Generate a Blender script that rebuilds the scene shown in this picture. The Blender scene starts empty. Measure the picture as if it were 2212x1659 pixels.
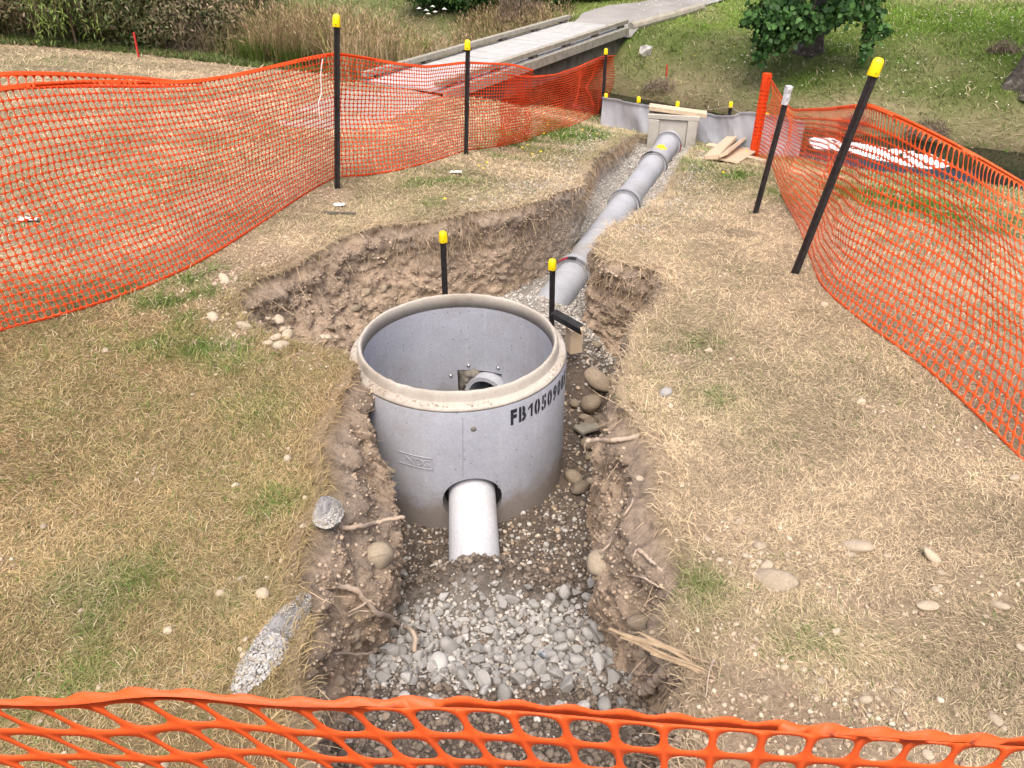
import bpy, bmesh, math, random
import numpy as np
from mathutils import Vector, Matrix

random.seed(7)
RNG = np.random.default_rng(7)
R = math.radians
SC = bpy.context.scene
COL = SC.collection

# ------------------------------------------------------------------ camera, sky, sun, exposure
CAM_H, PITCH, FPX = 2.05, R(33.0), 1663.0
cam = bpy.data.cameras.new('camera'); cam_o = bpy.data.objects.new('camera', cam); COL.objects.link(cam_o)
cam_o.location = (0, 0, CAM_H); cam_o.rotation_euler = (R(90) - PITCH, 0, 0)
cam.sensor_width = 36; cam.lens = FPX / 2212 * 36; cam.clip_start = .05; cam.clip_end = 400
SC.camera = cam_o
SUN_EL, SUN_AZ = R(64), R(185)          # high, behind the camera's left shoulder, diffused by cloud
w = bpy.data.worlds.new('World'); SC.world = w; w.use_nodes = True
nt = w.node_tree; bg = nt.nodes['Background']
sky = nt.nodes.new('ShaderNodeTexSky'); sky.sky_type = 'NISHITA'; sky.sun_disc = False
sky.sun_elevation = SUN_EL; sky.sun_rotation = SUN_AZ; sky.dust_density = 9.0; sky.air_density = .75; sky.ozone_density = .6
nt.links.new(sky.outputs[0], bg.inputs[0]); bg.inputs[1].default_value = 0.15
sun = bpy.data.lights.new('sun', 'SUN'); sun.energy = 0.9; sun.angle = R(55); sun.color = (1, .95, .88)
so = bpy.data.objects.new('sun', sun); COL.objects.link(so)
sd = Vector((math.sin(SUN_AZ) * math.cos(SUN_EL), math.cos(SUN_AZ) * math.cos(SUN_EL), math.sin(SUN_EL)))
so.rotation_euler = sd.to_track_quat('Z', 'Y').to_euler()
SC.view_settings.view_transform = 'Standard'; SC.view_settings.look = 'None'
SC.view_settings.exposure = 0.8; SC.view_settings.gamma = 1
SC.render.engine = 'CYCLES'; SC.cycles.max_bounces = 8; SC.cycles.transparent_max_bounces = 4
SC.cycles.use_denoising = True

# ------------------------------------------------------------------ small maths
def hash2(ix, iy, seed):
    h = (ix.astype(np.int64) * 374761393 + iy.astype(np.int64) * 668265263 + seed * 1442695041) & 0x7fffffff
    h = ((h ^ (h >> 13)) * 1274126177) & 0x7fffffff
    return ((h ^ (h >> 16)) & 0xffff) / 65535.0
def vn2(x, y, seed=0):
    x = np.asarray(x, float); y = np.asarray(y, float)
    ix = np.floor(x); iy = np.floor(y); fx = x - ix; fy = y - iy
    fx = fx * fx * (3 - 2 * fx); fy = fy * fy * (3 - 2 * fy)
    a = hash2(ix, iy, seed); b = hash2(ix + 1, iy, seed); c = hash2(ix, iy + 1, seed); d = hash2(ix + 1, iy + 1, seed)
    return (a * (1 - fx) + b * fx) * (1 - fy) + (c * (1 - fx) + d * fx) * fy
def fbm2(x, y, sc, seed=0, o=4):
    s = 0; a = .5; f = sc; t = 0
    for i in range(o):
        s = s + a * vn2(np.asarray(x) * f, np.asarray(y) * f, seed + i * 17); t += a; a *= .5; f *= 2.03
    return s / t - .5
def vn3(x, y, z, seed=0):
    iz = np.floor(z); fz = z - iz; fz = fz * fz * (3 - 2 * fz)
    k = 57.31
    a = vn2(x + iz * k, y + iz * 31.7, seed); b = vn2(x + (iz + 1) * k, y + (iz + 1) * 31.7, seed)
    return a * (1 - fz) + b * fz
def fbm3(p, sc, seed=0, o=4):
    s = 0; a = .5; f = sc; t = 0
    for i in range(o):
        s = s + a * vn3(p[:, 0] * f, p[:, 1] * f, p[:, 2] * f, seed + 13 * i); t += a; a *= .5; f *= 2.03
    return s / t - .5
def sstep(a, b, x):
    t = np.clip((np.asarray(x, float) - a) / (b - a), 0, 1); return t * t * (3 - 2 * t)

# ------------------------------------------------------------------ terrain
SX, SY = .66, .75                        # direction across the stream
PS = [-60, 3.4, 4.5, 5.7, 7.0, 8.0, 8.7, 9.3, 10.0, 10.5, 10.85, 11.3, 11.8, 12.1, 12.4, 13.0, 13.7, 15.5, 22, 60, 160]
PZ = [.03, 0, -.04, -.22, -.35, -.49, -.69, -.88, -.98, -1.08, -1.22, -1.45, -1.45, -1.2, -.98, -.62, -.33, -.15, .1, .9, 2.5]
WATER_Z = -1.15
def svec(x, y): return SX * x + SY * y - .30 * np.clip(np.asarray(x, float) - 4.6, 0, 12)   # distance across the stream, which bends on the right
def ground0(x, y):
    x = np.asarray(x, float); y = np.asarray(y, float)
    s = svec(x, y) + .35 * fbm2(x, y, .6, 91, 3) * sstep(9.6, 11, SX * x + SY * y)
    z = np.interp(s, PS, PZ)
    z2 = (np.interp(s - .25, PS, PZ) + z + np.interp(s + .25, PS, PZ)) / 3
    return z2 + .13 * np.exp(-((x + 1.5) ** 2 + (y - 11.0) ** 2) / 1.3 ** 2)
def ground(x, y):
    return ground0(x, y) + .07 * fbm2(x, y, .8, 3, 3) + .022 * fbm2(x, y, 7, 5, 3)

FWD = np.array([0, math.cos(PITCH), -math.sin(PITCH)]); UPV = np.array([0, math.sin(PITCH), math.cos(PITCH)])
EYE = np.array([0, 0, CAM_H])
def ray(px, py):                          # survey helper: direction of a sight line on the survey photo
    return FWD + np.array([1, 0, 0]) * ((px - 1106) / FPX) + UPV * ((829.5 - py) / FPX)
def zp(px, py, z):
    d = ray(px, py); return EYE + d * ((z - CAM_H) / d[2])
def yp(px, py, y):
    d = ray(px, py); return EYE + d * (y / d[1])
def gp(px, py, f=ground):
    z = 0.0
    for _ in range(25):
        p = zp(px, py, z); z = .5 * z + .5 * float(f(p[0], p[1]))
    p = zp(px, py, z); return p
def vp(px, py, A, B):                     # on the vertical plane through ground points A and B
    d = ray(px, py); n = np.array([-(B[1] - A[1]), B[0] - A[0]])
    t = (n[0] * A[0] + n[1] * A[1]) / (n[0] * d[0] + n[1] * d[1])
    return EYE + d * t
def cyl(px, py, cx, cy, r, far=False):
    d = ray(px, py); a = d[0] ** 2 + d[1] ** 2; b = -2 * (d[0] * cx + d[1] * cy); c = cx * cx + cy * cy - r * r
    q = math.sqrt(max(b * b - 4 * a * c, 0)); t = (-b + (q if far else -q)) / (2 * a)
    return EYE + d * t

# ------------------------------------------------------------------ object helpers
def tag(o, label=None, cat=None, group=None, kind=None):
    if label: o['label'] = label
    if cat: o['category'] = cat
    if group: o['group'] = group
    if kind: o['kind'] = kind
    return o
def link(name, me, parent=None):
    o = bpy.data.objects.new(name, me); COL.objects.link(o)
    if parent: o.parent = parent
    return o
def empty(name, loc, label, cat, group=None):
    o = bpy.data.objects.new(name, None); COL.objects.link(o); o.location = loc; o.empty_display_size = .1
    return tag(o, label, cat, group)
def mesh(name, V, polys, mats, smooth=False, col=None, mi=None):
    V = np.asarray(V, np.float32).reshape(-1, 3)
    polys = [np.asarray(p, np.int32) for p in polys if len(p)]
    me = bpy.data.meshes.new(name)
    me.vertices.add(len(V)); me.vertices.foreach_set('co', V.ravel())
    nl = sum(p.size for p in polys); npol = sum(len(p) for p in polys)
    me.loops.add(nl); me.loops.foreach_set('vertex_index', np.concatenate([p.ravel() for p in polys]))
    tot = np.concatenate([np.full(len(p), p.shape[1], np.int32) for p in polys])
    st = np.concatenate([[0], np.cumsum(tot)[:-1]]).astype(np.int32)
    me.polygons.add(npol); me.polygons.foreach_set('loop_start', st); me.polygons.foreach_set('loop_total', tot)
    if smooth: me.polygons.foreach_set('use_smooth', np.ones(npol, bool))
    if mi is not None: me.polygons.foreach_set('material_index', np.asarray(mi, np.int32))
    me.update(calc_edges=True)
    if col is not None:
        ca = me.color_attributes.new('Col', 'FLOAT_COLOR', 'POINT')
        c4 = np.ones((len(V), 4), np.float32); c4[:, :3] = col; ca.data.foreach_set('color', c4.ravel())
    for m in (mats if isinstance(mats, (list, tuple)) else [mats]): me.materials.append(m)
    return me
class MB:
    """collects shapes into one mesh"""
    def __init__(s): s.v = []; s.f = []; s.m = []; s.n = 0
    def add(s, V, F, m=0):
        V = [tuple(map(float, v)) for v in V]
        s.v += V; s.f += [tuple(i + s.n for i in f) for f in F]; s.m += [m] * len(F); s.n += len(V); return s
    def box(s, c, size, rot=None, m=0, jit=0):
        h = [k / 2 for k in size]; vs = []
        for sx, sy, sz in ((-1,-1,-1),(1,-1,-1),(1,1,-1),(-1,1,-1),(-1,-1,1),(1,-1,1),(1,1,1),(-1,1,1)):
            v = Vector((sx * h[0] + random.uniform(-jit, jit), sy * h[1] + random.uniform(-jit, jit), sz * h[2] + random.uniform(-jit, jit)))
            if rot is not None: v = rot @ v
            vs.append((v[0] + c[0], v[1] + c[1], v[2] + c[2]))
        return s.add(vs, [(3,2,1,0),(4,5,6,7),(0,1,5,4),(1,2,6,5),(2,3,7,6),(3,0,4,7)], m)
    def tube(s, pts, rad, n=8, m=0, caps=True):
        pts = [Vector(p) for p in pts]; rad = rad if hasattr(rad, '__len__') else [rad] * len(pts)
        vs = []; fs = []; prev = None
        for i, p in enumerate(pts):
            d = (pts[min(i + 1, len(pts) - 1)] - pts[max(i - 1, 0)]).normalized()
            if prev is None:
                a = Vector((0, 0, 1)) if abs(d.z) < .9 else Vector((1, 0, 0)); u = d.cross(a).normalized()
            else:
                u = (prev - d * prev.dot(d)).normalized()
            prev = u; v = d.cross(u)
            for k in range(n):
                t = 2 * math.pi * k / n; vs.append(p + (u * math.cos(t) + v * math.sin(t)) * rad[i])
        for i in range(len(pts) - 1):
            for k in range(n):
                a = i * n + k; b = i * n + (k + 1) % n; fs.append((a, b, b + n, a + n))
        if caps: fs.append(tuple(range(n))[::-1]); fs.append(tuple(range((len(pts) - 1) * n, len(pts) * n)))
        return s.add(vs, fs, m)
    def lathe(s, prof, n=48, M=None, m=0, closed=False):
        vs = []; fs = []; k = len(prof)
        for i in range(n):
            t = 2 * math.pi * i / n
            for r, z in prof:
                v = Vector((r * math.cos(t), r * math.sin(t), z)); vs.append(M @ v if M is not None else v)
        for i in range(n):
            j = (i + 1) % n
            for q in range(k if closed else k - 1):
                q2 = (q + 1) % k; fs.append((i * k + q, j * k + q, j * k + q2, i * k + q2))
        return s.add(vs, fs, m)
    def mesh(s, name, mats, smooth=False):
        me = bpy.data.meshes.new(name); me.from_pydata(s.v, [], s.f)
        for m in (mats if isinstance(mats, (list, tuple)) else [mats]): me.materials.append(m)
        me.polygons.foreach_set('material_index', s.m)
        if smooth: me.polygons.foreach_set('use_smooth', [True] * len(s.f))
        me.update(); return me
    def obj(s, name, mats, parent=None, smooth=False, bevel=0):
        o = link(name, s.mesh(name, mats, smooth), parent)
        if bevel:
            b = o.modifiers.new('bevel', 'BEVEL'); b.width = bevel; b.segments = 2; b.limit_method = 'ANGLE'
        if parent is not None and parent.type == 'EMPTY' and parent.location.length > 0:
            o.matrix_parent_inverse = Matrix.Translation(-parent.location)
        return o
def fix(o, parent):
    o.parent = parent; o.matrix_parent_inverse = Matrix.Translation(-Vector(parent.location)); return o
def zrot(a): return Matrix.Rotation(a, 3, 'Z')
def align(d, roll=0):
    q = Vector(d).to_track_quat('Z', 'Y').to_matrix(); return q @ Matrix.Rotation(roll, 3, 'Z')
def catmull(P, n):
    P = np.asarray(P, float); k = len(P); t = np.linspace(0, k - 1, n); i = np.clip(np.floor(t).astype(int), 0, k - 2); f = (t - i)[:, None]
    p0 = P[np.clip(i - 1, 0, k - 1)]; p1 = P[i]; p2 = P[i + 1]; p3 = P[np.clip(i + 2, 0, k - 1)]
    return .5 * (2 * p1 + (p2 - p0) * f + (2 * p0 - 5 * p1 + 4 * p2 - p3) * f ** 2 + (3 * p1 - p0 - 3 * p2 + p3) * f ** 3)

# ------------------------------------------------------------------ materials
def newmat(name):
    m = bpy.data.materials.new(name); m.use_nodes = True
    return m, m.node_tree, m.node_tree.nodes['Principled BSDF']
def N(nt, t, **k):
    n = nt.nodes.new(t)
    for a, b in k.items(): setattr(n, a, b)
    return n
def noise_node(nt, vec, scale, detail=6, rough=.6):
    n = N(nt, 'ShaderNodeTexNoise'); n.inputs['Scale'].default_value = scale; n.inputs['Detail'].default_value = detail
    n.inputs['Roughness'].default_value = rough; nt.links.new(vec, n.inputs['Vector']); return n
def ramp(nt, fac, stops):
    r = N(nt, 'ShaderNodeValToRGB'); e = r.color_ramp.elements
    while len(e) > 1: e.remove(e[-1])
    e[0].position, e[0].color = stops[0][0], (*stops[0][1], 1)
    for p, c in stops[1:]:
        k = e.new(p); k.color = (*c, 1)
    nt.links.new(fac, r.inputs[0]); return r
def mix(nt, fac, a, b, mode='MIX'):
    m = N(nt, 'ShaderNodeMix', data_type='RGBA', blend_type=mode)
    for s, v in ((m.inputs[0], fac), (m.inputs[6], a), (m.inputs[7], b)):
        if hasattr(v, 'is_linked'): nt.links.new(v, s)
        else: s.default_value = v if not hasattr(v, '__len__') else (*v, 1)
    return m.outputs[2]
def bump(nt, b, height, strength, dist=.01):
    n = N(nt, 'ShaderNodeBump'); n.inputs['Strength'].default_value = strength; n.inputs['Distance'].default_value = dist
    nt.links.new(height, n.inputs['Height']); nt.links.new(n.outputs[0], b.inputs['Normal']); return n
def simple(name, stops, scale=8, rough=.8, bs=.4, bscale=None, bd=.005, spec=.3, objrand=0, coords='Object', metal=0):
    m, nt, b = newmat(name); tc = N(nt, 'ShaderNodeTexCoord'); v = tc.outputs[coords]
    n = noise_node(nt, v, scale); c = ramp(nt, n.outputs['Fac'], stops).outputs[0]
    if objrand:
        oi = N(nt, 'ShaderNodeObjectInfo'); rr = ramp(nt, oi.outputs['Random'], [(0, (1 - objrand,) * 3), (1, (1 + objrand * .6,) * 3)])
        c = mix(nt, 1.0, c, rr.outputs[0], 'MULTIPLY')
    nt.links.new(c, b.inputs['Base Color']); b.inputs['Roughness'].default_value = rough
    b.inputs['Specular IOR Level'].default_value = spec; b.inputs['Metallic'].default_value = metal
    if bs: bump(nt, b, noise_node(nt, v, bscale or scale * 4, 8, .65).outputs['Fac'], bs, bd)
    return m
def attr_mat(name, rough=.85, var=.35, scale=40, bs=.6, bd=.01, bscale=60, spec=.15, trans=0, extra=None):
    m, nt, b = newmat(name); a = N(nt, 'ShaderNodeVertexColor'); a.layer_name = 'Col'
    tc = N(nt, 'ShaderNodeTexCoord'); c = a.outputs[0]
    if var:
        n = noise_node(nt, tc.outputs['Object'], scale, 8, .7)
        r = ramp(nt, n.outputs['Fac'], [(.25, (1 - var,) * 3), (.75, (1 + var,) * 3)])
        c = mix(nt, 1.0, c, r.outputs[0], 'MULTIPLY')
    nt.links.new(c, b.inputs['Base Color']); b.inputs['Roughness'].default_value = rough; b.inputs['Specular IOR Level'].default_value = spec
    if bs: bump(nt, b, noise_node(nt, tc.outputs['Object'], bscale, 10, .75).outputs['Fac'], bs, bd)
    if trans:
        t = N(nt, 'ShaderNodeBsdfTranslucent'); nt.links.new(c, t.inputs[0]); ms = N(nt, 'ShaderNodeMixShader'); ms.inputs[0].default_value = trans
        nt.links.new(b.outputs[0], ms.inputs[1]); nt.links.new(t.outputs[0], ms.inputs[2]); nt.links.new(ms.outputs[0], nt.nodes['Material Output'].inputs[0])
    return m
def concrete(name, base, dirt, pores=True, dirt_amt=.5, streak=0, pscale=38, splash=None):
    m, nt, b = newmat(name); tc = N(nt, 'ShaderNodeTexCoord'); v = tc.outputs['Object']
    n1 = noise_node(nt, v, 3.0, 8, .6); n2 = noise_node(nt, v, 60, 6, .7)
    c = ramp(nt, n1.outputs['Fac'], [(.3, tuple(k * .86 for k in base)), (.7, tuple(min(k * 1.1, 1) for k in base))]).outputs[0]
    c = mix(nt, 1.0, c, ramp(nt, n2.outputs['Fac'], [(.25, (.86,) * 3), (.75, (1.12,) * 3)]).outputs[0], 'MULTIPLY')
    n3 = noise_node(nt, v, 1.7, 10, .68); f = ramp(nt, n3.outputs['Fac'], [(.5, (0, 0, 0)), (.72, (dirt_amt,) * 3)]).outputs[0]
    c = mix(nt, f, c, dirt)
    if streak:
        mp = N(nt, 'ShaderNodeMapping'); mp.inputs['Scale'].default_value = (22, 22, 1.2); nt.links.new(v, mp.inputs[0])
        ns = noise_node(nt, mp.outputs[0], 1, 4, .6)
        c = mix(nt, ramp(nt, ns.outputs['Fac'], [(.58, (0, 0, 0)), (.8, (streak,) * 3)]).outputs[0], c, (.62, .62, .62))
    if splash is not None:                    # mud splashed up from the trench floor
        sx = N(nt, 'ShaderNodeSeparateXYZ'); nt.links.new(v, sx.inputs[0]); nz = noise_node(nt, v, 9, 8, .7)
        ma = N(nt, 'ShaderNodeMath', operation='MULTIPLY_ADD'); nt.links.new(nz.outputs['Fac'], ma.inputs[0]); ma.inputs[1].default_value = -.34; nt.links.new(sx.outputs[2], ma.inputs[2])
        mr = N(nt, 'ShaderNodeMapRange'); nt.links.new(ma.outputs[0], mr.inputs[0]); mr.inputs[1].default_value = splash - .17; mr.inputs[2].default_value = splash - .30; mr.inputs[3].default_value = 0; mr.inputs[4].default_value = .75
        c = mix(nt, mr.outputs[0], c, (.20, .165, .13))
    h = n2.outputs['Fac']
    if pores:
        vo = N(nt, 'ShaderNodeTexVoronoi'); vo.inputs['Scale'].default_value = pscale; nt.links.new(v, vo.inputs['Vector'])
        sep = N(nt, 'ShaderNodeSeparateColor'); nt.links.new(vo.outputs['Color'], sep.inputs[0])
        th = N(nt, 'ShaderNodeMath', operation='MULTIPLY'); nt.links.new(sep.outputs[0], th.inputs[0]); th.inputs[1].default_value = .20
        th2 = N(nt, 'ShaderNodeMath', operation='SUBTRACT'); nt.links.new(th.outputs[0], th2.inputs[0]); th2.inputs[1].default_value = .035
        lt = N(nt, 'ShaderNodeMath', operation='LESS_THAN'); nt.links.new(vo.outputs['Distance'], lt.inputs[0]); nt.links.new(th2.outputs[0], lt.inputs[1])
        c = mix(nt, lt.outputs[0], c, tuple(k * .35 for k in base))
        sb = N(nt, 'ShaderNodeMath', operation='SUBTRACT'); nt.links.new(h, sb.inputs[0]); nt.links.new(lt.outputs[0], sb.inputs[1]); h = sb.outputs[0]
    nt.links.new(c, b.inputs['Base Color']); b.inputs['Roughness'].default_value = .85; b.inputs['Specular IOR Level'].default_value = .25
    bump(nt, b, h, .35, .004); return m

M = {}
M['ground'] = attr_mat('ground_turf', .95, .45, 55, .9, .02, 70, .05)
M['blade'] = attr_mat('grass_blade', .8, 0, bs=0, spec=.12, trans=.22)
M['leaf'] = attr_mat('leaf', .55, 0, bs=0, spec=.35, trans=.22)
M['stuff'] = attr_mat('loose_stone', .92, .22, 90, .5, .004, 150, .15)
M['soil'] = attr_mat('soil', .97, .42, 30, 1.0, .02, 55, .05)
M['concrete'] = concrete('chamber_concrete', (.34, .362, .42), (.27, .25, .22), True, .6, .22, splash=-.66)
M['rim'] = concrete('weathered_rim', (.40, .375, .335), (.24, .195, .155), False, .95)
M['pipe'] = concrete('pipe_concrete', (.35, .37, .41), (.25, .225, .19), True, .85, 0, 60)
M['precast'] = concrete('precast_concrete', (.42, .41, .375), (.22, .20, .165), True, .9, 0, 50)
M['mortar'] = simple('mortar', [(.3, (.13, .12, .105)), (.7, (.22, .205, .18))], 20, .95, 1, 60, .01)
M['pvc'] = concrete('dusty_grey_plastic', (.50, .52, .56), (.40, .375, .34), True, .55, 0, 75, splash=-.74)
M['rubber'] = simple('black_rubber', [(.3, (.012, .012, .013)), (.7, (.03, .03, .032))], 20, .6, .2)
M['steel'] = simple('galvanised_bolt', [(.3, (.22, .22, .23)), (.7, (.5, .5, .5))], 60, .35, .1, 200, .001, .5, metal=.9)
M['post'] = simple('black_bitumen_steel', [(.3, (.008, .008, .009)), (.75, (.03, .028, .03))], 30, .5, .4, 150, .002, .4)
M['hole'] = simple('rusty_pale_hole', [(.3, (.35, .3, .27)), (.7, (.6, .55, .5))], 30, .8, 0)
M['cap'] = simple('yellow_plastic', [(.3, (.88, .62, .003)), (.7, (.95, .70, .006))], 9, .4, .05, 60, .001, .5)
M['tape'] = simple('silver_tape', [(.3, (.34, .37, .40)), (.7, (.62, .65, .68))], 45, .4, .9, 60, .006, .5)
def net_mat(name, col):
    m, nt, b = newmat(name); tc = N(nt, 'ShaderNodeTexCoord'); n = noise_node(nt, tc.outputs['Object'], 9)
    c = ramp(nt, n.outputs['Fac'], [(.3, tuple(k * .9 for k in col)), (.7, tuple(min(1, k * 1.08) for k in col))]).outputs[0]
    nt.links.new(c, b.inputs['Base Color']); b.inputs['Roughness'].default_value = .45
    t = N(nt, 'ShaderNodeBsdfTranslucent'); nt.links.new(c, t.inputs[0]); ms = N(nt, 'ShaderNodeMixShader'); ms.inputs[0].default_value = .42
    nt.links.new(b.outputs[0], ms.inputs[1]); nt.links.new(t.outputs[0], ms.inputs[2]); nt.links.new(ms.outputs[0], nt.nodes['Material Output'].inputs[0])
    return m
M['net'] = net_mat('orange_plastic_mesh', (.92, .12, .022))
M['net2'] = net_mat('faded_orange_plastic_mesh', (.95, .165, .035))
M['red'] = simple('red_paint', [(.3, (.42, .03, .025)), (.7, (.55, .045, .035))], 20, .6, .4)
M['wood_new'] = simple('sawn_timber', [(.3, (.46, .36, .25)), (.7, (.60, .49, .36))], 12, .75, .4, 60, .003)
M['wood_grey'] = simple('weathered_timber', [(.3, (.22, .21, .17)), (.7, (.36, .34, .29))], 9, .9, .6, 50, .005)
M['wood_pale'] = simple('dry_pale_timber', [(.3, (.42, .35, .25)), (.7, (.58, .49, .36))], 14, .85, .6, 50, .004)
M['deck'] = simple('silvered_deck_timber', [(.3, (.34, .345, .345)), (.7, (.44, .445, .44))], 6, .85, .5, 40, .004)
M['white_paint'] = simple('worn_white_paint', [(.3, (.55, .55, .5)), (.7, (.72, .71, .66))], 20, .8, .3)
M['dark_wood'] = simple('damp_timber', [(.3, (.06, .055, .045)), (.7, (.17, .155, .13))], 6, .9, .6, 30, .006)
M['cloth'] = simple('grey_geotextile', [(.3, (.30, .318, .365)), (.7, (.38, .398, .445))], 2.5, .9, .35, 120, .002)
M['boulder'] = simple('lichen_rock', [(.3, (.22, .22, .21)), (.5, (.40, .40, .38)), (.68, (.66, .66, .62))], 9, .95, 1, 25, .02)
M['cobble'] = simple('pale_cobble', [(.3, (.33, .275, .20)), (.7, (.45, .385, .295))], 7, .85, .4, 60, .003, objrand=.25)
M['cobble_dk'] = simple('soil_stained_cobble', [(.3, (.19, .155, .115)), (.7, (.30, .25, .19))], 9, .9, .5, 50, .004, objrand=.3)
M['stone'] = simple('crushed_grey_stone', [(.3, (.30, .295, .28)), (.7, (.44, .435, .42))], 16, .92, .7, 90, .004, objrand=.34)
M['root'] = simple('bare_root', [(.3, (.30, .235, .18)), (.7, (.46, .38, .31))], 18, .9, .6, 60, .003)
M['splinter'] = simple('split_root_wood', [(.3, (.27, .20, .13)), (.7, (.40, .31, .205))], 25, .8, .8, 70, .004)
M['bark'] = simple('grey_bark', [(.3, (.03, .026, .023)), (.58, (.085, .075, .068)), (.74, (.26, .26, .24))], 12, .95, 1, 22, .03)
M['twig'] = simple('twig', [(.3, (.12, .09, .06)), (.7, (.22, .17, .12))], 20, .9, .5)
M['paper'] = simple('white_litter', [(.3, (.7, .7, .7)), (.7, (.8, .8, .8))], 20, .8, .5)
M['letter'] = simple('black_stencil_paint', [(.3, (.018, .018, .028)), (.7, (.035, .035, .05))], 60, .7, .2)
M['seam'] = simple('dark_band_rubber', [(.3, (.10, .10, .11)), (.7, (.17, .17, .18))], 30, .7, .3)
M['dirtcrust'] = simple('cement_crumbs', [(.3, (.24, .24, .245)), (.7, (.38, .38, .38))], 30, .95, 1, 60, .02)
M['string'] = simple('white_string', [(.3, (.6, .56, .54)), (.7, (.75, .72, .7))], 20, .8, 0)
M['yellowpaint'] = simple('yellow_spray_paint', [(.3, (.85, .50, .005)), (.7, (.95, .62, .01))], 30, .6, .2)

# ------------------------------------------------------------------ the trench
EDGE = [  # sight line of the rim on the survey photo, horizontal inset of the foot
 (620,1720,.04),(640,1600,.05),(645,1510,.08),(655,1380,.14),(645,1255,.20),(665,1160,.25),(700,1060,.28),(692,960,.30),(735,870,.22),(765,800,.10),
 (745,772,.10),(695,752,.22),(640,735,.4),(560,705,.55),(512,672,.62),(505,640,.62),(545,606,.6),(620,576,.55),(720,524,.42),(830,487,.26),(960,472,.14),
 (1080,452,.05),(1150,437,.0),(1208,415,.0),(1250,400,.0),(1262,376,.0),(1268,352,.02),(1290,338,.03),(1310,320,.03),(1335,303,.04),(1372,288,.04),(1420,281,.02),
 (1512,292,.03),(1512,318,.04),(1478,346,.05),(1455,380,.05),(1424,432,.05),(1366,470,.05),(1316,494,.04),(1288,520,.03),(1280,540,.05),(1300,556,.06),
 (1360,572,.08),(1428,592,.10),(1440,618,.12),(1402,665,.16),(1370,705,.18),(1348,765,.10),(1338,850,.10),(1385,940,.20),(1425,1040,.24),(1450,1150,.24),
 (1475,1240,.2),(1452,1330,.08),(1488,1430,.06),(1500,1530,.05),(1500,1620,.04),(1480,1740,.04)]
def edge_pt(a, b):
    p = gp(a, b); return p if p[1] < 10.42 else yp(a, b, 10.42)
Ctl = np.array([list(edge_pt(a, b)[:2]) + [c] for a, b, c in EDGE])
# closing side just in front of the barrier
Ctl = np.vstack([Ctl, [[.35, .93, .1], [-.05, .88, .1], [-.40, .95, .1]]])
def resample_closed(C, step):
    C = np.vstack([C, C[:1]]); k = len(C) - 1
    t = np.linspace(0, k, k * 14, endpoint=False); i = np.floor(t).astype(int); f = (t - i)[:, None]
    g = lambda j: C[(j) % k]
    p0, p1, p2, p3 = g(i - 1), g(i), g(i + 1), g(i + 2)
    D = .5 * (2 * p1 + (p2 - p0) * f * .8 + (2 * p0 - 5 * p1 + 4 * p2 - p3) * f ** 2 * 1 + (3 * p1 - p0 - 3 * p2 + p3) * f ** 3)
    D = p1 * (1 - f) * .5 + p2 * f * .5 + .5 * D
    D = np.vstack([D, D[:1]]); L = np.concatenate([[0], np.cumsum(np.hypot(*np.diff(D[:, :2], axis=0).T))])
    n = int(L[-1] / step); q = np.linspace(0, L[-1], n, endpoint=False)
    return np.stack([np.interp(q, L, D[:, j]) for j in range(3)], 1)
E = resample_closed(Ctl, .016)
def normals(P, k=6):
    t = np.roll(P, -k, 0) - np.roll(P, k, 0); n = np.stack([t[:, 1], -t[:, 0]], 1)
    n /= np.linalg.norm(n, axis=1)[:, None] + 1e-9; return n
area = .5 * np.sum(E[:, 0] * np.roll(E[:, 1], -1) - np.roll(E[:, 0], -1) * E[:, 1])
NE = normals(E[:, :2], 10) * (-1 if area > 0 else 1)     # points into the trench
NE = NE if True else NE
E[:, :2] += NE * ((fbm2(E[:, 0], E[:, 1], 3.5, 40, 4)) * .11)[:, None]
POLY = E[:, :2].copy()
NIN = normals(POLY, 14) * (-1 if area > 0 else 1)
for _ in range(30): NIN = (np.roll(NIN, 1, 0) + NIN + np.roll(NIN, -1, 0)) / 3
NIN /= np.linalg.norm(NIN, axis=1)[:, None]
def inside(x, y, P=POLY[::3]):
    x = np.asarray(x, float).ravel(); y = np.asarray(y, float).ravel(); r = np.zeros(len(x), bool)
    bb = (x > P[:, 0].min()) & (x < P[:, 0].max()) & (y > P[:, 1].min()) & (y < P[:, 1].max()); idx = np.where(bb)[0]
    for c in range(0, len(idx), 20000):
        ii = idx[c:c + 20000]; X = x[ii][:, None]; Y = y[ii][:, None]; q = np.roll(P, -1, 0)
        cond = (P[None, :, 1] > Y) != (q[None, :, 1] > Y)
        xi = (q[None, :, 0] - P[None, :, 0]) * (Y - P[None, :, 1]) / (q[None, :, 1] - P[None, :, 1] + 1e-12) + P[None, :, 0]
        r[ii] = (np.sum(cond & (X < xi), 1) % 2) == 1
    return r
def edge_dist(x, y, P=POLY[::4]):
    x = np.asarray(x, float).ravel(); y = np.asarray(y, float).ravel(); o = np.full(len(x), 9.0)
    near = (x > -3) & (x < 3.5) & (y > .2) & (y < 11.5); idx = np.where(near)[0]
    for c in range(0, len(idx), 20000):
        ii = idx[c:c + 20000]
        d = (x[ii][:, None] - P[None, :, 0]) ** 2 + (y[ii][:, None] - P[None, :, 1]) ** 2
        o[ii] = np.sqrt(d.min(1))
    return o
MH = np.array([-.295, 3.68])              # chamber axis
PIPE_A = np.array([-.20, 4.05, -.72]); PIPE_B = np.array([2.155, 10.42, -.79])
FY = [.6, .9, 1.3, 1.7, 2.1, 2.5, 2.8, 3.1, 4.2, 4.5, 4.9, 5.4, 6.2, 8.0, 10.0, 12]
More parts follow.
